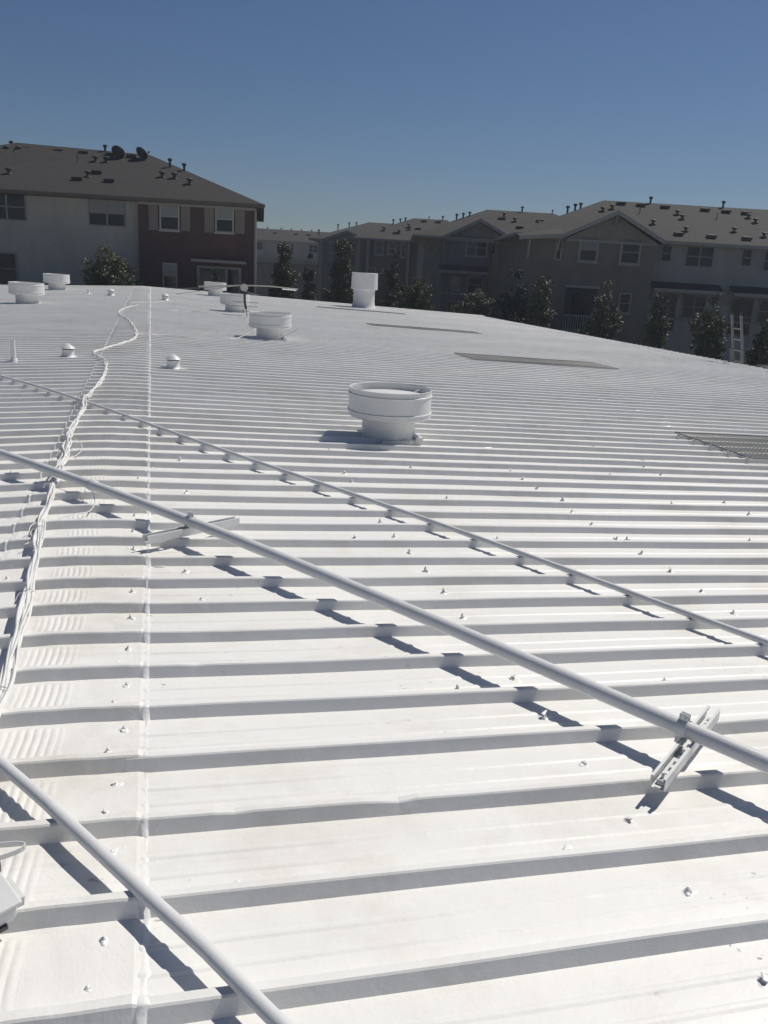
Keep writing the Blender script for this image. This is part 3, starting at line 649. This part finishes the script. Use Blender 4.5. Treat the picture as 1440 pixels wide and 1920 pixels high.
def hip(bd, u0, u1, v0, v1, ze, ra, rb, m='shingle', th=.16, tm='trim_d', ub=None):
    ub = u1 if ub is None else ub
    """closed hip roof; ra, rb = (u, v, z) ridge ends"""
    P = [tw(u0, v0, ze - th), tw(u1, v0, ze - th), tw(ub, v1, ze - th), tw(u0, v1, ze - th), tw(u0, v0, ze), tw(u1, v0, ze), tw(ub, v1, ze), tw(u0, v1, ze), tw(*ra), tw(*rb)]
    b = MB(); b.add(P, [(4, 5, 9, 8), (5, 6, 9), (6, 7, 8, 9), (7, 4, 8)], 0); b.add(P, [(3, 2, 1, 0), (0, 1, 5, 4), (1, 2, 6, 5), (2, 3, 7, 6), (3, 0, 4, 7)], 1)
    return b.build('roof', [M[m], M[tm]], bd)
def gable(bd, uc, ul, ur, za, zl, zR, v0, v1, m='shingle2', wallm='stucco_beige', vw=None, tm='trim'):
    """front gable: two thick roof slabs, pale barge boards, filled triangle"""
    b = MB(); th = .14
    for (a, z_) in ((ul, zl), (ur, zR)):
        p = [tw(a, v0, z_ - th), tw(uc, v0, za - th), tw(uc, v1, za - th), tw(a, v1, z_ - th), tw(a, v0, z_), tw(uc, v0, za), tw(uc, v1, za), tw(a, v1, z_)]
        if a > uc: p = [p[1], p[0], p[3], p[2], p[5], p[4], p[7], p[6]]
        b.hexa(p)
    rf_ = b.build('roof', M[m], bd)
    b = MB()
    for (a, z_) in ((ul, zl), (ur, zR)):
        p = [tw(a, v0 - .06, z_ - .22), tw(uc, v0 - .06, za - .22), tw(uc, v0 - .004, za - .22), tw(a, v0 - .004, z_ - .22), tw(a, v0 - .06, z_ + .03), tw(uc, v0 - .06, za + .03), tw(uc, v0 - .004, za + .03), tw(a, v0 - .004, z_ + .03)]
        if a > uc: p = [p[1], p[0], p[3], p[2], p[5], p[4], p[7], p[6]]
        b.hexa(p)
    b.build('barge_board', M[tm], bd)
    vw = vw or v0 + .45; zz = min(zl, zR) - .18
    b = MB(); A = [(ul + .25, zz), (ur - .25, zz), (uc, za - .2)]
    b.add([tw(u, vw, z) for u, z in A] + [tw(u, vw + .3, z) for u, z in A], [(0, 1, 2), (5, 4, 3), (0, 3, 4, 1), (1, 4, 5, 2), (2, 5, 3, 0)]); b.build('gable_panel', M[wallm], bd)
    MB().tbox(ul + .3, ur - .3, vw - .05, vw - .003, zz - .12, zz + .02).build('gable_trim', M[tm], bd)
    return rf_
def slot_vent(rf_, u, v, z):
    b = MB(); P = [(-.28, -.16, 0), (.28, -.16, 0), (.28, .2, .12), (-.28, .2, .12), (-.28, -.16, .14), (.28, -.16, .14), (.26, .16, .19), (-.26, .16, .19)]
    b.hexa([tw(u + a, v + c, z + d) for a, c, d in P]); b.build('slot_vent', M['rv'], rf_)
def cap_vent(rf_, u, v, z, s=1.0):
    x, y, _ = tw(u, v, z); b = MB().lathe([(.09 * s, -.1), (.09 * s, .20 * s), (.20 * s, .22 * s), (.21 * s, .30 * s), (.13 * s, .36 * s), (.001, .37 * s)], (x, y, z), 12); b.build('cap_vent', M['rv'], rf_, smooth=True, angle=40)
    b = MB().lathe([(.26 * s, -.03), (.24 * s, .02), (.09 * s, .05)], (x, y, z), 10); b.build('vent_flashing', M['rvl'], rf_)
def stack(rf_, u, v, z, h=.5, r=.07, hat=True):
    h = h * .75; r = r * .9
    x, y, _ = tw(u, v, z); pr = [(r, -.2), (r, h)] + ([(r * 1.9, h + .01), (r * 2.0, h + .12), (r * .5, h + .16)] if hat else []) + [(.001, h + (.16 if hat else 0))]
    MB().lathe(pr, (x, y, z), 10).build('exhaust_stack', M['rv'], rf_, smooth=True, angle=40)
def awning(bd, u0, u1, v, z0, z1, out=1.0):
    b = MB(); b.hexa([tw(u0, v - out, z0), tw(u1, v - out, z0), tw(u1, v, z1 - .1), tw(u0, v, z1 - .1), tw(u0, v - out, z0 + .1), tw(u1, v - out, z0 + .1), tw(u1, v, z1), tw(u0, v, z1)]); a = b.build('awning', M['awn'], bd)
    MB().tbox(u0 - .03, u1 + .03, v - out - .05, v - out - .003, z0 - .12, z0 + .08).build('awning_fascia', M['trim'], a)
    for u in (u0 + .05, u1 - .05): MB().tube([tw(u, v - out + .1, z0), tw(u, v - .02, z0 - .7)], .05, 6).build('awning_brace', M['trim'], a)
G = -5.6
# --- left apartment block
L = thing('apartment_block', 'dark apartment block on the left with pale and red wings and two satellite dishes', 'apartment building', tw(-16, 52, G))
wall(L, -30, -13.66, 47, 61, G, 4.2, 'stucco_white')
wall_sk(L, -13.66, -7.5, 46.4, 60.4, -9.85, G, 4.14, 'brick_red')
LR = hip(L, -31, -7.02, 45.85, 62, 4.30, (-23, 53.95, 7.45), (-15.1, 53.95, 7.2), tm='brown', ub=-9.5)
MB().tbox(-13.62, -7.5, 46.28, 46.395, 4.0, 4.13).build('frieze', M['trim_d'], L)
window(L, -21.72, -19.78, 2.9, 4.16, 47, .06, 1, sill=False, trim='trim_d'); window(L, -16.38, -14.55, 2.88, 4.08, 47, .06, 1, blind=True, sill=False, trim='trim_d')
window(L, -28, -26.2, 2.9, 4.16, 47, .06, 1, sill=False, trim='trim_d')
window(L, -21.5, -20.45, -.41, 1.15, 47, .07, trim='trim_d'); window(L, -28, -26.2, -.4, 1.15, 47, .07, 1, trim='trim_d')
window(L, -12.45, -11.57, 2.86, 4.08, 46.4, .08, blind=True); window(L, -9.55, -8.74, 2.90, 4.08, 46.4, .08, blind=True)
window(L, -12.33, -11.72, -.05, 1.08, 46.4, .08, blind=True)
for u0, u1, z0, z1 in ((-13.10, -12.62, 2.76, 4.02), (-11.40, -10.93, 2.80, 4.02), (-10.20, -9.70, 2.79, 4.02), (-8.60, -8.09, 2.82, 4.02)):
    MB().tbox(u0, u1, 46.36, 46.396, z0, z1).build('shutter', M['shutter'], L)
MB().tbox(-10.83, -7.96, 46.0, 46.39, 1.30, 1.45).build('door_canopy', M['trim_d'], L)
d_ = MB().tbox(-10.6, -8.25, 46.34, 46.39, -2.0, 1.12).build('patio_door', M['trim_d'], L)
MB().tbox(-10.45, -9.85, 46.325, 46.337, -1.9, 1.0).build('pane', M['glass'], d_); MB().tbox(-9.7, -9.1, 46.325, 46.337, -1.9, 1.0).build('pane', M['glass'], d_); MB().tbox(-8.95, -8.4, 46.325, 46.337, -1.9, 1.0).build('pane', M['glass'], d_)
MB().tube([tw(-7.52, 46.3, G), tw(-7.52, 46.3, 4.0)], .07, 8).build('downspout', M['trim_d'], L)
MB().tbox(-18.36, -18.26, 46.95, 46.99, 1.75, 1.85).build('wall_vent', M['trim_d'], L)
MB().tbox(-31.03, -6.97, 45.76, 45.847, 4.14, 4.31).build('gutter', M['brown'], L)
zl = lambda v: 4.30 + (v - 45.85) * (2.9 / 8.1)
for u, v in [(-23.96, 53.4), (-22.19, 53.4), (-20.3, 53.4), (-18.77, 53.3), (-17.22, 53.3), (-15.94, 53.2), (-16.79, 49.6), (-17.38, 48.2), (-15.66, 48.2)]: slot_vent(LR, u, v, zl(v))
for u, v in [(-23.15, 52.9), (-22.5, 53.0), (-21.24, 48.6), (-17.65, 51.9), (-17.02, 51.9), (-17.08, 48.9), (-13.22, 49.6), (-12.52, 49.5), (-11.48, 48.6)]: cap_vent(LR, u, v, zl(v), .85)
stack(LR, -23.3, 53.9, 7.15, .3); stack(LR, -17.73, 53.9, 7.15, .42); stack(LR, -13.3, 51.6, 6.5, .25); stack(LR, -12.37, 51.1, 6.2, .3)
stack(LR, -18.54, 51.5, zl(51.5), .55, .03, False); stack(LR, -22.47, 52.3, zl(52.3), .4, .03, False)
# dishes
def dish(u, v, label, yaw):
    z = zl(v); x, y, _ = tw(u, v, z); t = thing('satellite_dish', label, 'satellite dish', (x, y, z), 'satellite dishes on the left roof')
    n = Vector((math.cos(yaw), math.sin(yaw), .75)).normalized(); a = n.cross(Vector((0, 0, 1))).normalized(); u_ = a.cross(n); c = Vector((x, y, z + .34))
    b = MB(); vs = [tuple(c - n * .10)]; K_ = 24
    for k_, rr_ in enumerate((.2, .33, .42)):
        for i in range(K_):
            q = 2 * math.pi * i / K_; vs.append(tuple(c + a * (rr_ * math.cos(q)) + u_ * (rr_ * .92 * math.sin(q)) - n * (.10 * (1 - (rr_ / .42) ** 2))))
    off = len(vs); vs += [tuple(Vector(p) - n * .012) for p in vs]
    fs = [(0, 1 + i, 1 + (i + 1) % K_) for i in range(K_)]
    for k_ in range(2): fs += [(1 + k_ * K_ + i, 1 + (k_ + 1) * K_ + i, 1 + (k_ + 1) * K_ + (i + 1) % K_, 1 + k_ * K_ + (i + 1) % K_) for i in range(K_)]
    fs += [tuple(off + j for j in reversed(f)) for f in fs]
    fs += [(1 + 2 * K_ + i, off + 1 + 2 * K_ + i, off + 1 + 2 * K_ + (i + 1) % K_, 1 + 2 * K_ + (i + 1) % K_) for i in range(K_)]
    b.add(vs, fs).build('reflector', M['dish'], t, smooth=True, angle=40)
    MB().tube([(x, y, z - .05), (x, y, z + .18), tuple(c - n * .12)], .03, 8).build('mount', M['rvl'], t)
    MB().tube([tuple(c - u_ * .36), tuple(c + n * .45 - u_ * .22)], .016, 6).build('feed_arm', M['dish'], t)
    MB().tube([tuple(c + n * .40 - u_ * .22), tuple(c + n * .52 - u_ * .2)], .05, 8).build('feed_horn', M['dish'], t)
dish(-16.64, 52.9, 'dark satellite dish on the left roof, left one of the pair on the ridge', 1.0)
dish(-15.26, 52.9, 'dark satellite dish nearer the hip, right one of the pair', .7)

# --- right apartment block
R = thing('apartment_block', 'nearest apartment block on the right, taupe gable wing beside a pale wing with dark awnings', 'apartment building', tw(16, 56, G))
wall(R, 15.08, 34, 54, 66, G, 3.95, 'stucco_white'); wall(R, 7.46, 15.08, 52.5, 66, G, 3.86, 'stucco_taupe')
RR = hip(R, 6.85, 35, 53.45, 66.6, 4.03, (13.35, 60.0, 6.66), (30, 60.0, 6.66), 'shingle2', tm='trim')
gable(R, 12.5, 9.45, 15.42, 5.46, 4.0, 3.96, 52.0, 57.0)
b = MB(); b.hexa([tw(6.95, 52.0, 3.62), tw(9.7, 52.0, 3.86), tw(9.7, 54.5, 4.2), tw(6.95, 54.5, 3.9), tw(6.95, 52.0, 3.78), tw(9.7, 52.0, 4.02), tw(9.7, 54.5, 4.45), tw(6.95, 54.5, 4.1)]); b.build('roof', M['shingle2'], R)
b = MB(); b.hexa([tw(6.93, 51.93, 3.58), tw(9.5, 51.93, 3.80), tw(9.5, 51.995, 3.80), tw(6.93, 51.995, 3.58), tw(6.93, 51.93, 3.80), tw(9.5, 51.93, 4.04), tw(9.5, 51.995, 4.04), tw(6.93, 51.995, 3.80)]); b.build('eave_board', M['trim'], R)
MB().tbox(15.3, 35, 53.34, 53.447, 3.86, 4.05).build('gutter', M['trim'], R)
window(R, 10.68, 11.60, 2.64, 3.82, 52.5, .12, blind=True); window(R, 13.12, 14.10, 2.64, 3.82, 52.5, .12); window(R, 9.26, 9.50, 2.62, 3.78, 52.5, .08, sill=False)
window(R, 13.36, 13.94, -.2, .82, 52.5, .09)
for u0, u1, m_ in ((15.93, 16.44, 0), (17.42, 19.00, 1), (20.78, 21.30, 0), (22.15, 23.7, 1), (25.2, 25.7, 0), (26.8, 28.4, 1)):
    window(R, u0, u1, 2.90 if not m_ else 2.70, 3.80, 54, .05, m_, trim='trim', sill=False)
awning(R, 15.45, 19.65, 54, 1.22, 1.68); awning(R, 20.3, 24.0, 54, 1.20, 1.68); awning(R, 25.0, 29.0, 54, 1.20, 1.68)
for u0 in (15.9, 20.6, 25.4): window(R, u0 + .0, u0 + 1.3, -1.2, .92, 54, .07, 0, sill=False, trim='trim_d'); window(R, u0 + 1.75, u0 + 3.05, -.35, .92, 54, .07, 1, sill=False, trim='trim_d')
MB().tbox(15.2, 34, 53.9, 53.996, -.55, -.42).build('belt_course', M['trim_d'], R)
# balcony with white balusters; flat dark panel paints the shade of its recess
d_ = MB().tbox(10.1, 11.95, 52.44, 52.495, -1.9, 1.02).build('balcony_shade', M['dark'], R)
MB().tbox(10.5, 11.3, 52.40, 52.437, -1.8, .7).build('balcony_door', M['glass'], d_)
MB().tbox(10.0, 12.05, 52.35, 52.495, 1.05, 1.20).build('lintel', M['trim'], R)
MB().tbox(7.9, 9.5, 52.42, 52.495, 1.05, 1.15).build('lintel', M['trim_d'], R)
b = MB(); b.tbox(9.95, 12.45, 51.75, 51.83, -.58, -.50); b.tbox(9.95, 12.45, 51.75, 51.83, -1.40, -1.33)
k = 9.98
while k < 12.42: b.tbox(k, k + .055, 51.77, 51.81, -1.34, -.57); k += .145
b.build('balcony_railing', M['trim'], R); MB().tbox(9.9, 12.5, 51.75, 52.49, -1.6, -1.42).build('balcony_floor', M['trim_d'], R)
MB().tube([tw(15.14, 53.9, G), tw(15.14, 53.9, 3.8)], .06, 8).build('downspout', M['trim'], R)
b = MB().tube([tw(7.6, 51.95, 3.6), tw(7.6, 52.45, 2.6)], .07, 6); b.build('knee_brace', M['trim'], R)
b = MB().tube([tw(9.3, 51.95, 3.75), tw(9.3, 52.45, 3.1)], .07, 6); b.build('knee_brace', M['trim'], R)
b = MB().tube([tw(12.5, 52.0, 5.2), tw(12.5, 52.44, 4.7)], .09, 6); b.build('knee_brace', M['trim_d'], R)
zR_ = lambda v: 4.03 + (v - 53.45) * (2.63 / 6.55)
for u, v in [(14.4, 59.4), (15.68, 59.3), (17.24, 59.2), (19.83, 59.1), (21.19, 59.0), (22.45, 58.9), (16.92, 54.5), (18.88, 54.4), (21.03, 54.4)]: slot_vent(RR, u, v, zR_(v))
for u, v in [(15.72, 56.1), (17.75, 58.1), (17.85, 57.3), (17.53, 55.2), (20.63, 55.6), (22.37, 58.2), (22.55, 57.4), (22.28, 55.0), (13.6, 58.4), (12.9, 57.9)]: cap_vent(RR, u, v, zR_(v), .8)
stack(RR, 16.44, 59.95, 6.6, .42); stack(RR, 21.26, 59.95, 6.6, .42); stack(RR, 15.25, 57.8, zR_(57.8), .5, .03, False); stack(RR, 20.14, 57.6, zR_(57.6), .5, .03, False)
stack(RR, 10.6, 57.6, 5.6, .35); stack(RR, 11.2, 58.3, 5.85, .3); stack(RR, 11.6, 58.6, 5.95, .3)

# --- second block
B2 = thing('apartment_block', 'second apartment block on the right, slate blue gable bay with a small dark awning', 'apartment building', tw(6, 72, G))
wall(B2, 1.9, 12, 69.2, 80, G, 4.0, 'stucco_beige'); wall(B2, 3.35, 6.95, 67.9, 69.2, G, 4.05, 'stucco_blue'); wall(B2, 6.95, 8.9, 68.4, 69.2, G, 4.0, 'stucco_beige'); wall(B2, 12.002, 15, 69.9, 80, G, 4.0, 'brown')
BR = hip(B2, .95, 18, 67.6, 80.6, 4.12, (7.0, 74.0, 6.62), (12.5, 74.0, 6.62), 'shingle2', tm='trim')
gable(B2, 5.98, 3.25, 8.72, 5.48, 4.12, 4.12, 67.2, 71.5, vw=67.75)
window(B2, 5.15, 6.62, 2.85, 4.0, 67.9, .1, 1); window(B2, 4.24, 4.70, .28, 1.14, 67.9, .08); window(B2, 5.45, 6.5, .05, 1.30, 67.9, .09, 0)
window(B2, 2.34, 2.52, 3.05, 3.62, 69.2, .04, sill=False); window(B2, 3.02, 3.2, 3.05, 3.62, 69.2, .04, sill=False); window(B2, 2.3, 2.6, .5, 1.5, 69.2, .05)
window(B2, 7.15, 7.33, 3.1, 3.62, 68.4, .05, sill=False); window(B2, 8.1, 8.28, 3.1, 3.62, 68.4, .05, sill=False); window(B2, 8.2, 8.66, -.35, .34, 68.4, .05)
awning(B2, 3.1, 6.85, 67.9, 1.58, 2.05, .9)
MB().tbox(3.3, 7.0, 67.82, 67.896, -.14, -.02).build('belt_course', M['trim'], B2)
d_ = MB().tbox(3.8, 6.5, 67.84, 67.896, -3, -.7).build('garage_door', M['dark'], B2)
MB().tbox(3.3, 3.42, 67.8, 67.896, G, 4.0).build('corner_board', M['trim_d'], B2)
z2 = lambda v: 4.12 + (v - 67.6) * (2.5 / 6.4)
for u, v in [(11.12, 71.9), (9.35, 70.2), (10.4, 70.3), (8.1, 72.0)]: slot_vent(BR, u, v, z2(v))
for u, v in [(8.3, 72.6), (9.08, 71.6), (10.9, 71.0)]: cap_vent(BR, u, v, z2(v), .9)
stack(BR, 9.9, 74, 6.55, .45); stack(BR, 4.4, 71.2, 5.55, .4); stack(BR, 4.95, 71.7, 5.75, .3); stack(BR, 5.5, 72.3, 5.95, .25); stack(BR, 12.4, 74, 6.55, .3, .04)

# --- third block
B3 = thing('apartment_block', 'third apartment block on the right with pale corner columns behind a dark narrow tree', 'apartment building', tw(0, 88, G))
wall(B3, -3.5, 1.2, 85, 98, G, 4.05, 'brown'); wall(B3, 1.2, 6.5, 86.5, 98, G, 4.05, 'stucco_taupe')
B3R = hip(B3, -4.5, 8, 84.5, 98.5, 4.2, (1.3, 91.5, 6.6), (4.7, 91.5, 6.6), 'shingle2', tm='trim_d')
for u in (-3.9, -2.98, .9, 1.9): MB().tbox(u - .14, u + .14, 84.75, 84.99, G, 4.03).build('column', M['trim_d'], B3)
wall(B3, -4.1, -3.5, 85.3, 95, G, 4.0, 'stucco_beige')
window(B3, -1.05, -.3, 2.9, 3.9, 85, .08); window(B3, -2.28, -1.6, 2.8, 3.95, 85, .08); window(B3, -2.85, -2.2, .4, 1.45, 85, .07); window(B3, -1.62, -1.25, 1.1, 1.5, 85, .06); window(B3, .2, .55, 2.7, 3.9, 85, .08)
z3 = lambda v: 4.2 + (v - 84.5) * (2.4 / 7)
for u, v in [(2.34, 90.5), (3.77, 90.5), (1.75, 88), (-.4, 86.3)]: slot_vent(B3R, u, v, z3(v))
for u, v in [(.81, 88.4), (.9, 87.7), (-.1, 86.4), (-1.6, 87)]: cap_vent(B3R, u, v, z3(v), 1)
stack(B3R, 4.25, 91.4, 6.5, .45); stack(B3R, 2.85, 91.4, 6.5, .3, .04); stack(B3R, -.75, 89, 5.75, .5); stack(B3R, -.05, 89.9, 6.05, .3); stack(B3R, .45, 90.4, 6.2, .3)
# --- fourth block
B4 = thing('apartment_block', 'fourth and smallest looking apartment block of the right row, beside the gap', 'apartment building', tw(-6, 104, G))
wall(B4, -9.1, -2, 100, 114, G, 4.2, 'stucco_taupe'); wall(B4, -8.1, -6.4, 99.3, 100, G, 4.2, 'stucco_blue')
B4R = hip(B4, -10.2, 2, 99.2, 114.5, 4.32, (-3.8, 106.8, 6.7), (-.8, 106.8, 6.7), 'shingle2', tm='trim_d')
gable(B4, -5.9, -8.6, -3.2, 5.3, 4.3, 4.3, 98.9, 103, wallm='stucco_taupe', vw=99.2, tm='trim_d')
for u in (-8.75, -6.3, -4.7): MB().tbox(u - .15, u + .15, 98.95, 99.2, G, 4.2).build('column', M['trim_d'], B4)
window(B4, -7.6, -6.9, 2.9, 4.0, 99.3, .08); window(B4, -7.6, -6.9, .2, 1.3, 99.3, .08)
stack(B4R, -7.2, 103, 5.6, .5); stack(B4R, -6, 104.4, 6.0, .4); stack(B4R, -5.2, 105.2, 6.2, .3); stack(B4R, -9.2, 101, 4.9, .4)
for u, v in ((-3, 103), (-2, 104)): slot_vent(B4R, u, v, 4.32 + (v - 99.2) * .31)
# --- far block closing the gap
F = thing('apartment_block', 'long pale apartment block far away in the gap between the left and right buildings', 'apartment building', tw(-20, 128, G))
wall(F, -45, -9.5, 125, 137, G, 4.35, 'stucco_white')
FR = hip(F, -46, -8.9, 124.4, 137.6, 4.42, (-40, 131, 6.15), (-10.5, 131, 6.15), 'shingle', tm='trim_d')
for u0, u1, m_ in ((-20.1, -19.3, 0), (-17.2, -16.15, 1), (-15.22, -14.92, 0), (-12.7, -11.5, 1)): window(F, u0, u1, 3.15, 4.05, 125, .07, m_, sill=False)
for u in (-19.5, -17.5, -16, -14.5, -13, -12): stack(FR, u, 131, 6.1, .2, .06)
for u in (-18, -15, -13.2): slot_vent(FR, u, 128.5, 5.5)
Fg = thing('garage', 'low garage with a flat tan roof in front of the far block', 'garage', tw(-16, 118, G))
wall(Fg, -24, -9.2, 117, 122, G, 1.45, 'stucco_taupe'); MB().tbox(-24.4, -8.9, 116.5, 122.4, 1.46, 1.92).build('flat_roof', M['tan'], Fg)
MB().tbox(-20, -17, 116.9, 116.99, G, -3).build('garage_door', M['trim_d'], Fg)

# ------------------------------------------------------------------ trees
def crown_mesh(seed, h, w, n_cl, shape, lsz, pale=.03):
    r_ = np.random.default_rng(seed); V = []; 
    cen = []; siz = []; lob = []
    for k in range(9 if shape == 'cone' else 8):        # the crown is a handful of uneven lobes with gaps between them
        t_ = (k + r_.random()) / 9; a = k * 2.4 + r_.random() * 1.5
        wd = {'cone': (1 - t_) ** .7, 'round': math.sqrt(max(.05, 1 - (1.7 * t_ - .8) ** 2)), 'col': min(1, (1.05 - t_) * 2.2) ** .6}[shape]
        rad = w * .5 * wd; off = rad * (.25 + .45 * r_.random())
        lob.append((off * math.cos(a), off * math.sin(a), t_ * h * .92, max(.16 * w, rad * (.5 + .35 * r_.random()))))
    lob.append((0, 0, h * .95, .14 * w)); lob.append((.05 * w, 0, h * .6, .25 * w))
    tot = sum(l[3] ** 2 for l in lob)
    for lx, ly, lz, lr in lob:
        for _ in range(max(3, int(n_cl * lr * lr / tot))):
            d = r_.normal(size=3); d /= np.linalg.norm(d); q = lr * (.55 + .65 * r_.random())
            cen.append((lx + d[0] * q, ly + d[1] * q, min(h * 1.03, lz + d[2] * q * 1.15))); siz.append((.05 + .10 * r_.random() ** 1.5) * w)
    cen = np.array(cen); siz = np.array(siz); per = 75
    C_ = np.repeat(cen, per, 0); R_ = np.repeat(siz, per); n = len(C_)
    d = r_.normal(size=(n, 3)); d /= np.linalg.norm(d, axis=1)[:, None]; P = C_ + d * (R_ * r_.random(n) ** .45)[:, None] * np.array([1, 1, .8])
    a = r_.normal(size=(n, 3)) + np.array([0, 0, -.5]); a /= np.linalg.norm(a, axis=1)[:, None]
    b = np.cross(a, r_.normal(size=(n, 3))); b /= np.linalg.norm(b, axis=1)[:, None]
    L_ = (lsz * (.6 + .8 * r_.random(n)))[:, None]; W_ = L_ * .42
    V = np.stack([P, P + a * L_ * .5 + b * W_ * .5, P + a * L_, P + a * L_ * .5 - b * W_ * .5], 1).reshape(-1, 3)
    F_ = np.arange(n * 4).reshape(-1, 4)
    me = bpy.data.meshes.new('crown'); me.vertices.add(len(V)); me.vertices.foreach_set('co', V.ravel()); me.loops.add(F_.size); me.loops.foreach_set('vertex_index', F_.ravel().astype(np.int32))
    me.polygons.add(n); me.polygons.foreach_set('loop_start', np.arange(n, dtype=np.int32) * 4)
    me.polygons.foreach_set('material_index', (r_.random(n) < pale).astype(np.int32)); me.update(calc_edges=True); return me
def trunk_mesh(seed, h, ch, w):
    r_ = random.Random(seed); b = MB()
    b.tube([(0, 0, 0), (.05, .02, h * .4), (-.04, .05, h * .75), (0, 0, h + ch * .7)], [.13, .10, .07, .02], 8)
    for k in range(9):
        a = r_.uniform(0, 6.3); z = h * .8 + ch * r_.uniform(0, .6); q = r_.uniform(.3, .45) * w
        b.tube([(0, 0, z), (q * .5 * math.cos(a), q * .5 * math.sin(a), z + q * .5), (q * math.cos(a), q * math.sin(a), z + q * 1.2)], [.045, .03, .01], 5)
    o = b.build('trunk', M['bark'], None, smooth=True); me = o.data; bpy.data.objects.remove(o); return me
def tree(u, v, zt, w, shape, seed, label, dark=False, ch=None, pale=.012, ncl=None, lsz=.125):
    ch = ch or w * 2.1; x, y, _ = tw(u, v, 0); H = zt - G
    t = thing('tree', label, 'tree', (x, y, G), 'trees between the warehouse and the apartment blocks')
    me = crown_mesh(seed, ch, w, ncl or int(150 * w), shape, lsz, 0 if dark else pale); me.materials.append(M['leafd'] if dark else M['leaf']); me.materials.append(M['leafp'])
    o = bpy.data.objects.new('crown', me); COL.objects.link(o); o.parent = t; o.location = (0, 0, H - ch)
    o = bpy.data.objects.new('trunk', trunk_mesh(seed, H - ch, ch, w)); COL.objects.link(o); o.parent = t
tree(-14.45, 43.5, 1.55, 2.35, 'round', 1, 'rounded green tree in front of the pale wall of the left block', ch=3.4)
tree(-9.21, 44.5, 1.0, .75, 'cone', 14, 'small bright tree tip showing above the farthest right hand drum vent', ch=1.9, lsz=.13, ncl=26)
tree(-7.5, 58, 2.55, 2.5, 'cone', 2, 'full green tree in the gap just right of the red wing', ch=4.6)
tree(-6.2, 62, 2.45, 1.25, 'col', 3, 'narrow dark tree standing in the gap in front of the far block', True, ch=5.5)
tree(-3.56, 56, 2.95, 2.7, 'cone', 4, 'broad green tree left of the tall white vent stack', ch=5.0)
tree(-.24, 60, 2.85, 1.55, 'col', 5, 'dark narrow tree directly behind the tall white vent stack', True, ch=6)
tree(1.12, 50, .95, 2.1, 'round', 6, 'low bushy tree just right of the tall white vent stack', ch=3.0)
tree(4.74, 50, .55, 2.4, 'round', 7, 'low loose tree in front of the slate blue bay', ch=3.0, pale=.02)
tree(6.80, 50.5, 1.85, 1.9, 'col', 8, 'dark tree against the left end of the taupe gable wing', True, ch=5)
tree(8.00, 48.5, 1.40, 2.2, 'cone', 9, 'green pointed tree below the slit window of the taupe wing', ch=4.0)
tree(11.54, 48, 1.48, 1.8, 'col', 10, 'tall slim tree covering the right end of the white balcony railing', ch=4.6, pale=.02)
tree(14.14, 47, .98, 2.0, 'cone', 11, 'loose leafy tree below the left awning of the pale wing', ch=4.4, pale=.02)
tree(16.63, 46, 1.12, 1.85, 'col', 12, 'leafy tree immediately left of the ladder', ch=4.4, pale=.015)
tree(18.95, 44.5, .15, 1.5, 'col', 13, 'pale flecked tree cut by the right edge, right of the ladder', ch=3.6, pale=.04)
# ------------------------------------------------------------------ air
hz = MB().box((-505, -505, -6.6), (505, 505, 12)).build('haze', mat('haze', (1, 1, 1)))
hz['kind'] = 'stuff'; m = hz.data.materials[0]; m.node_tree.nodes.remove(m.node_tree.nodes['Principled BSDF'])
pv = m.node_tree.nodes.new('ShaderNodeVolumePrincipled'); pv.inputs['Color'].default_value = (.80, .88, 1, 1); pv.inputs['Density'].default_value = HAZE; pv.inputs['Anisotropy'].default_value = .2
m.node_tree.links.new(pv.outputs[0], m.node_tree.nodes['Material Output'].inputs['Volume'])
for o in bpy.data.objects:
    if '_o' in o.keys(): del o['_o']
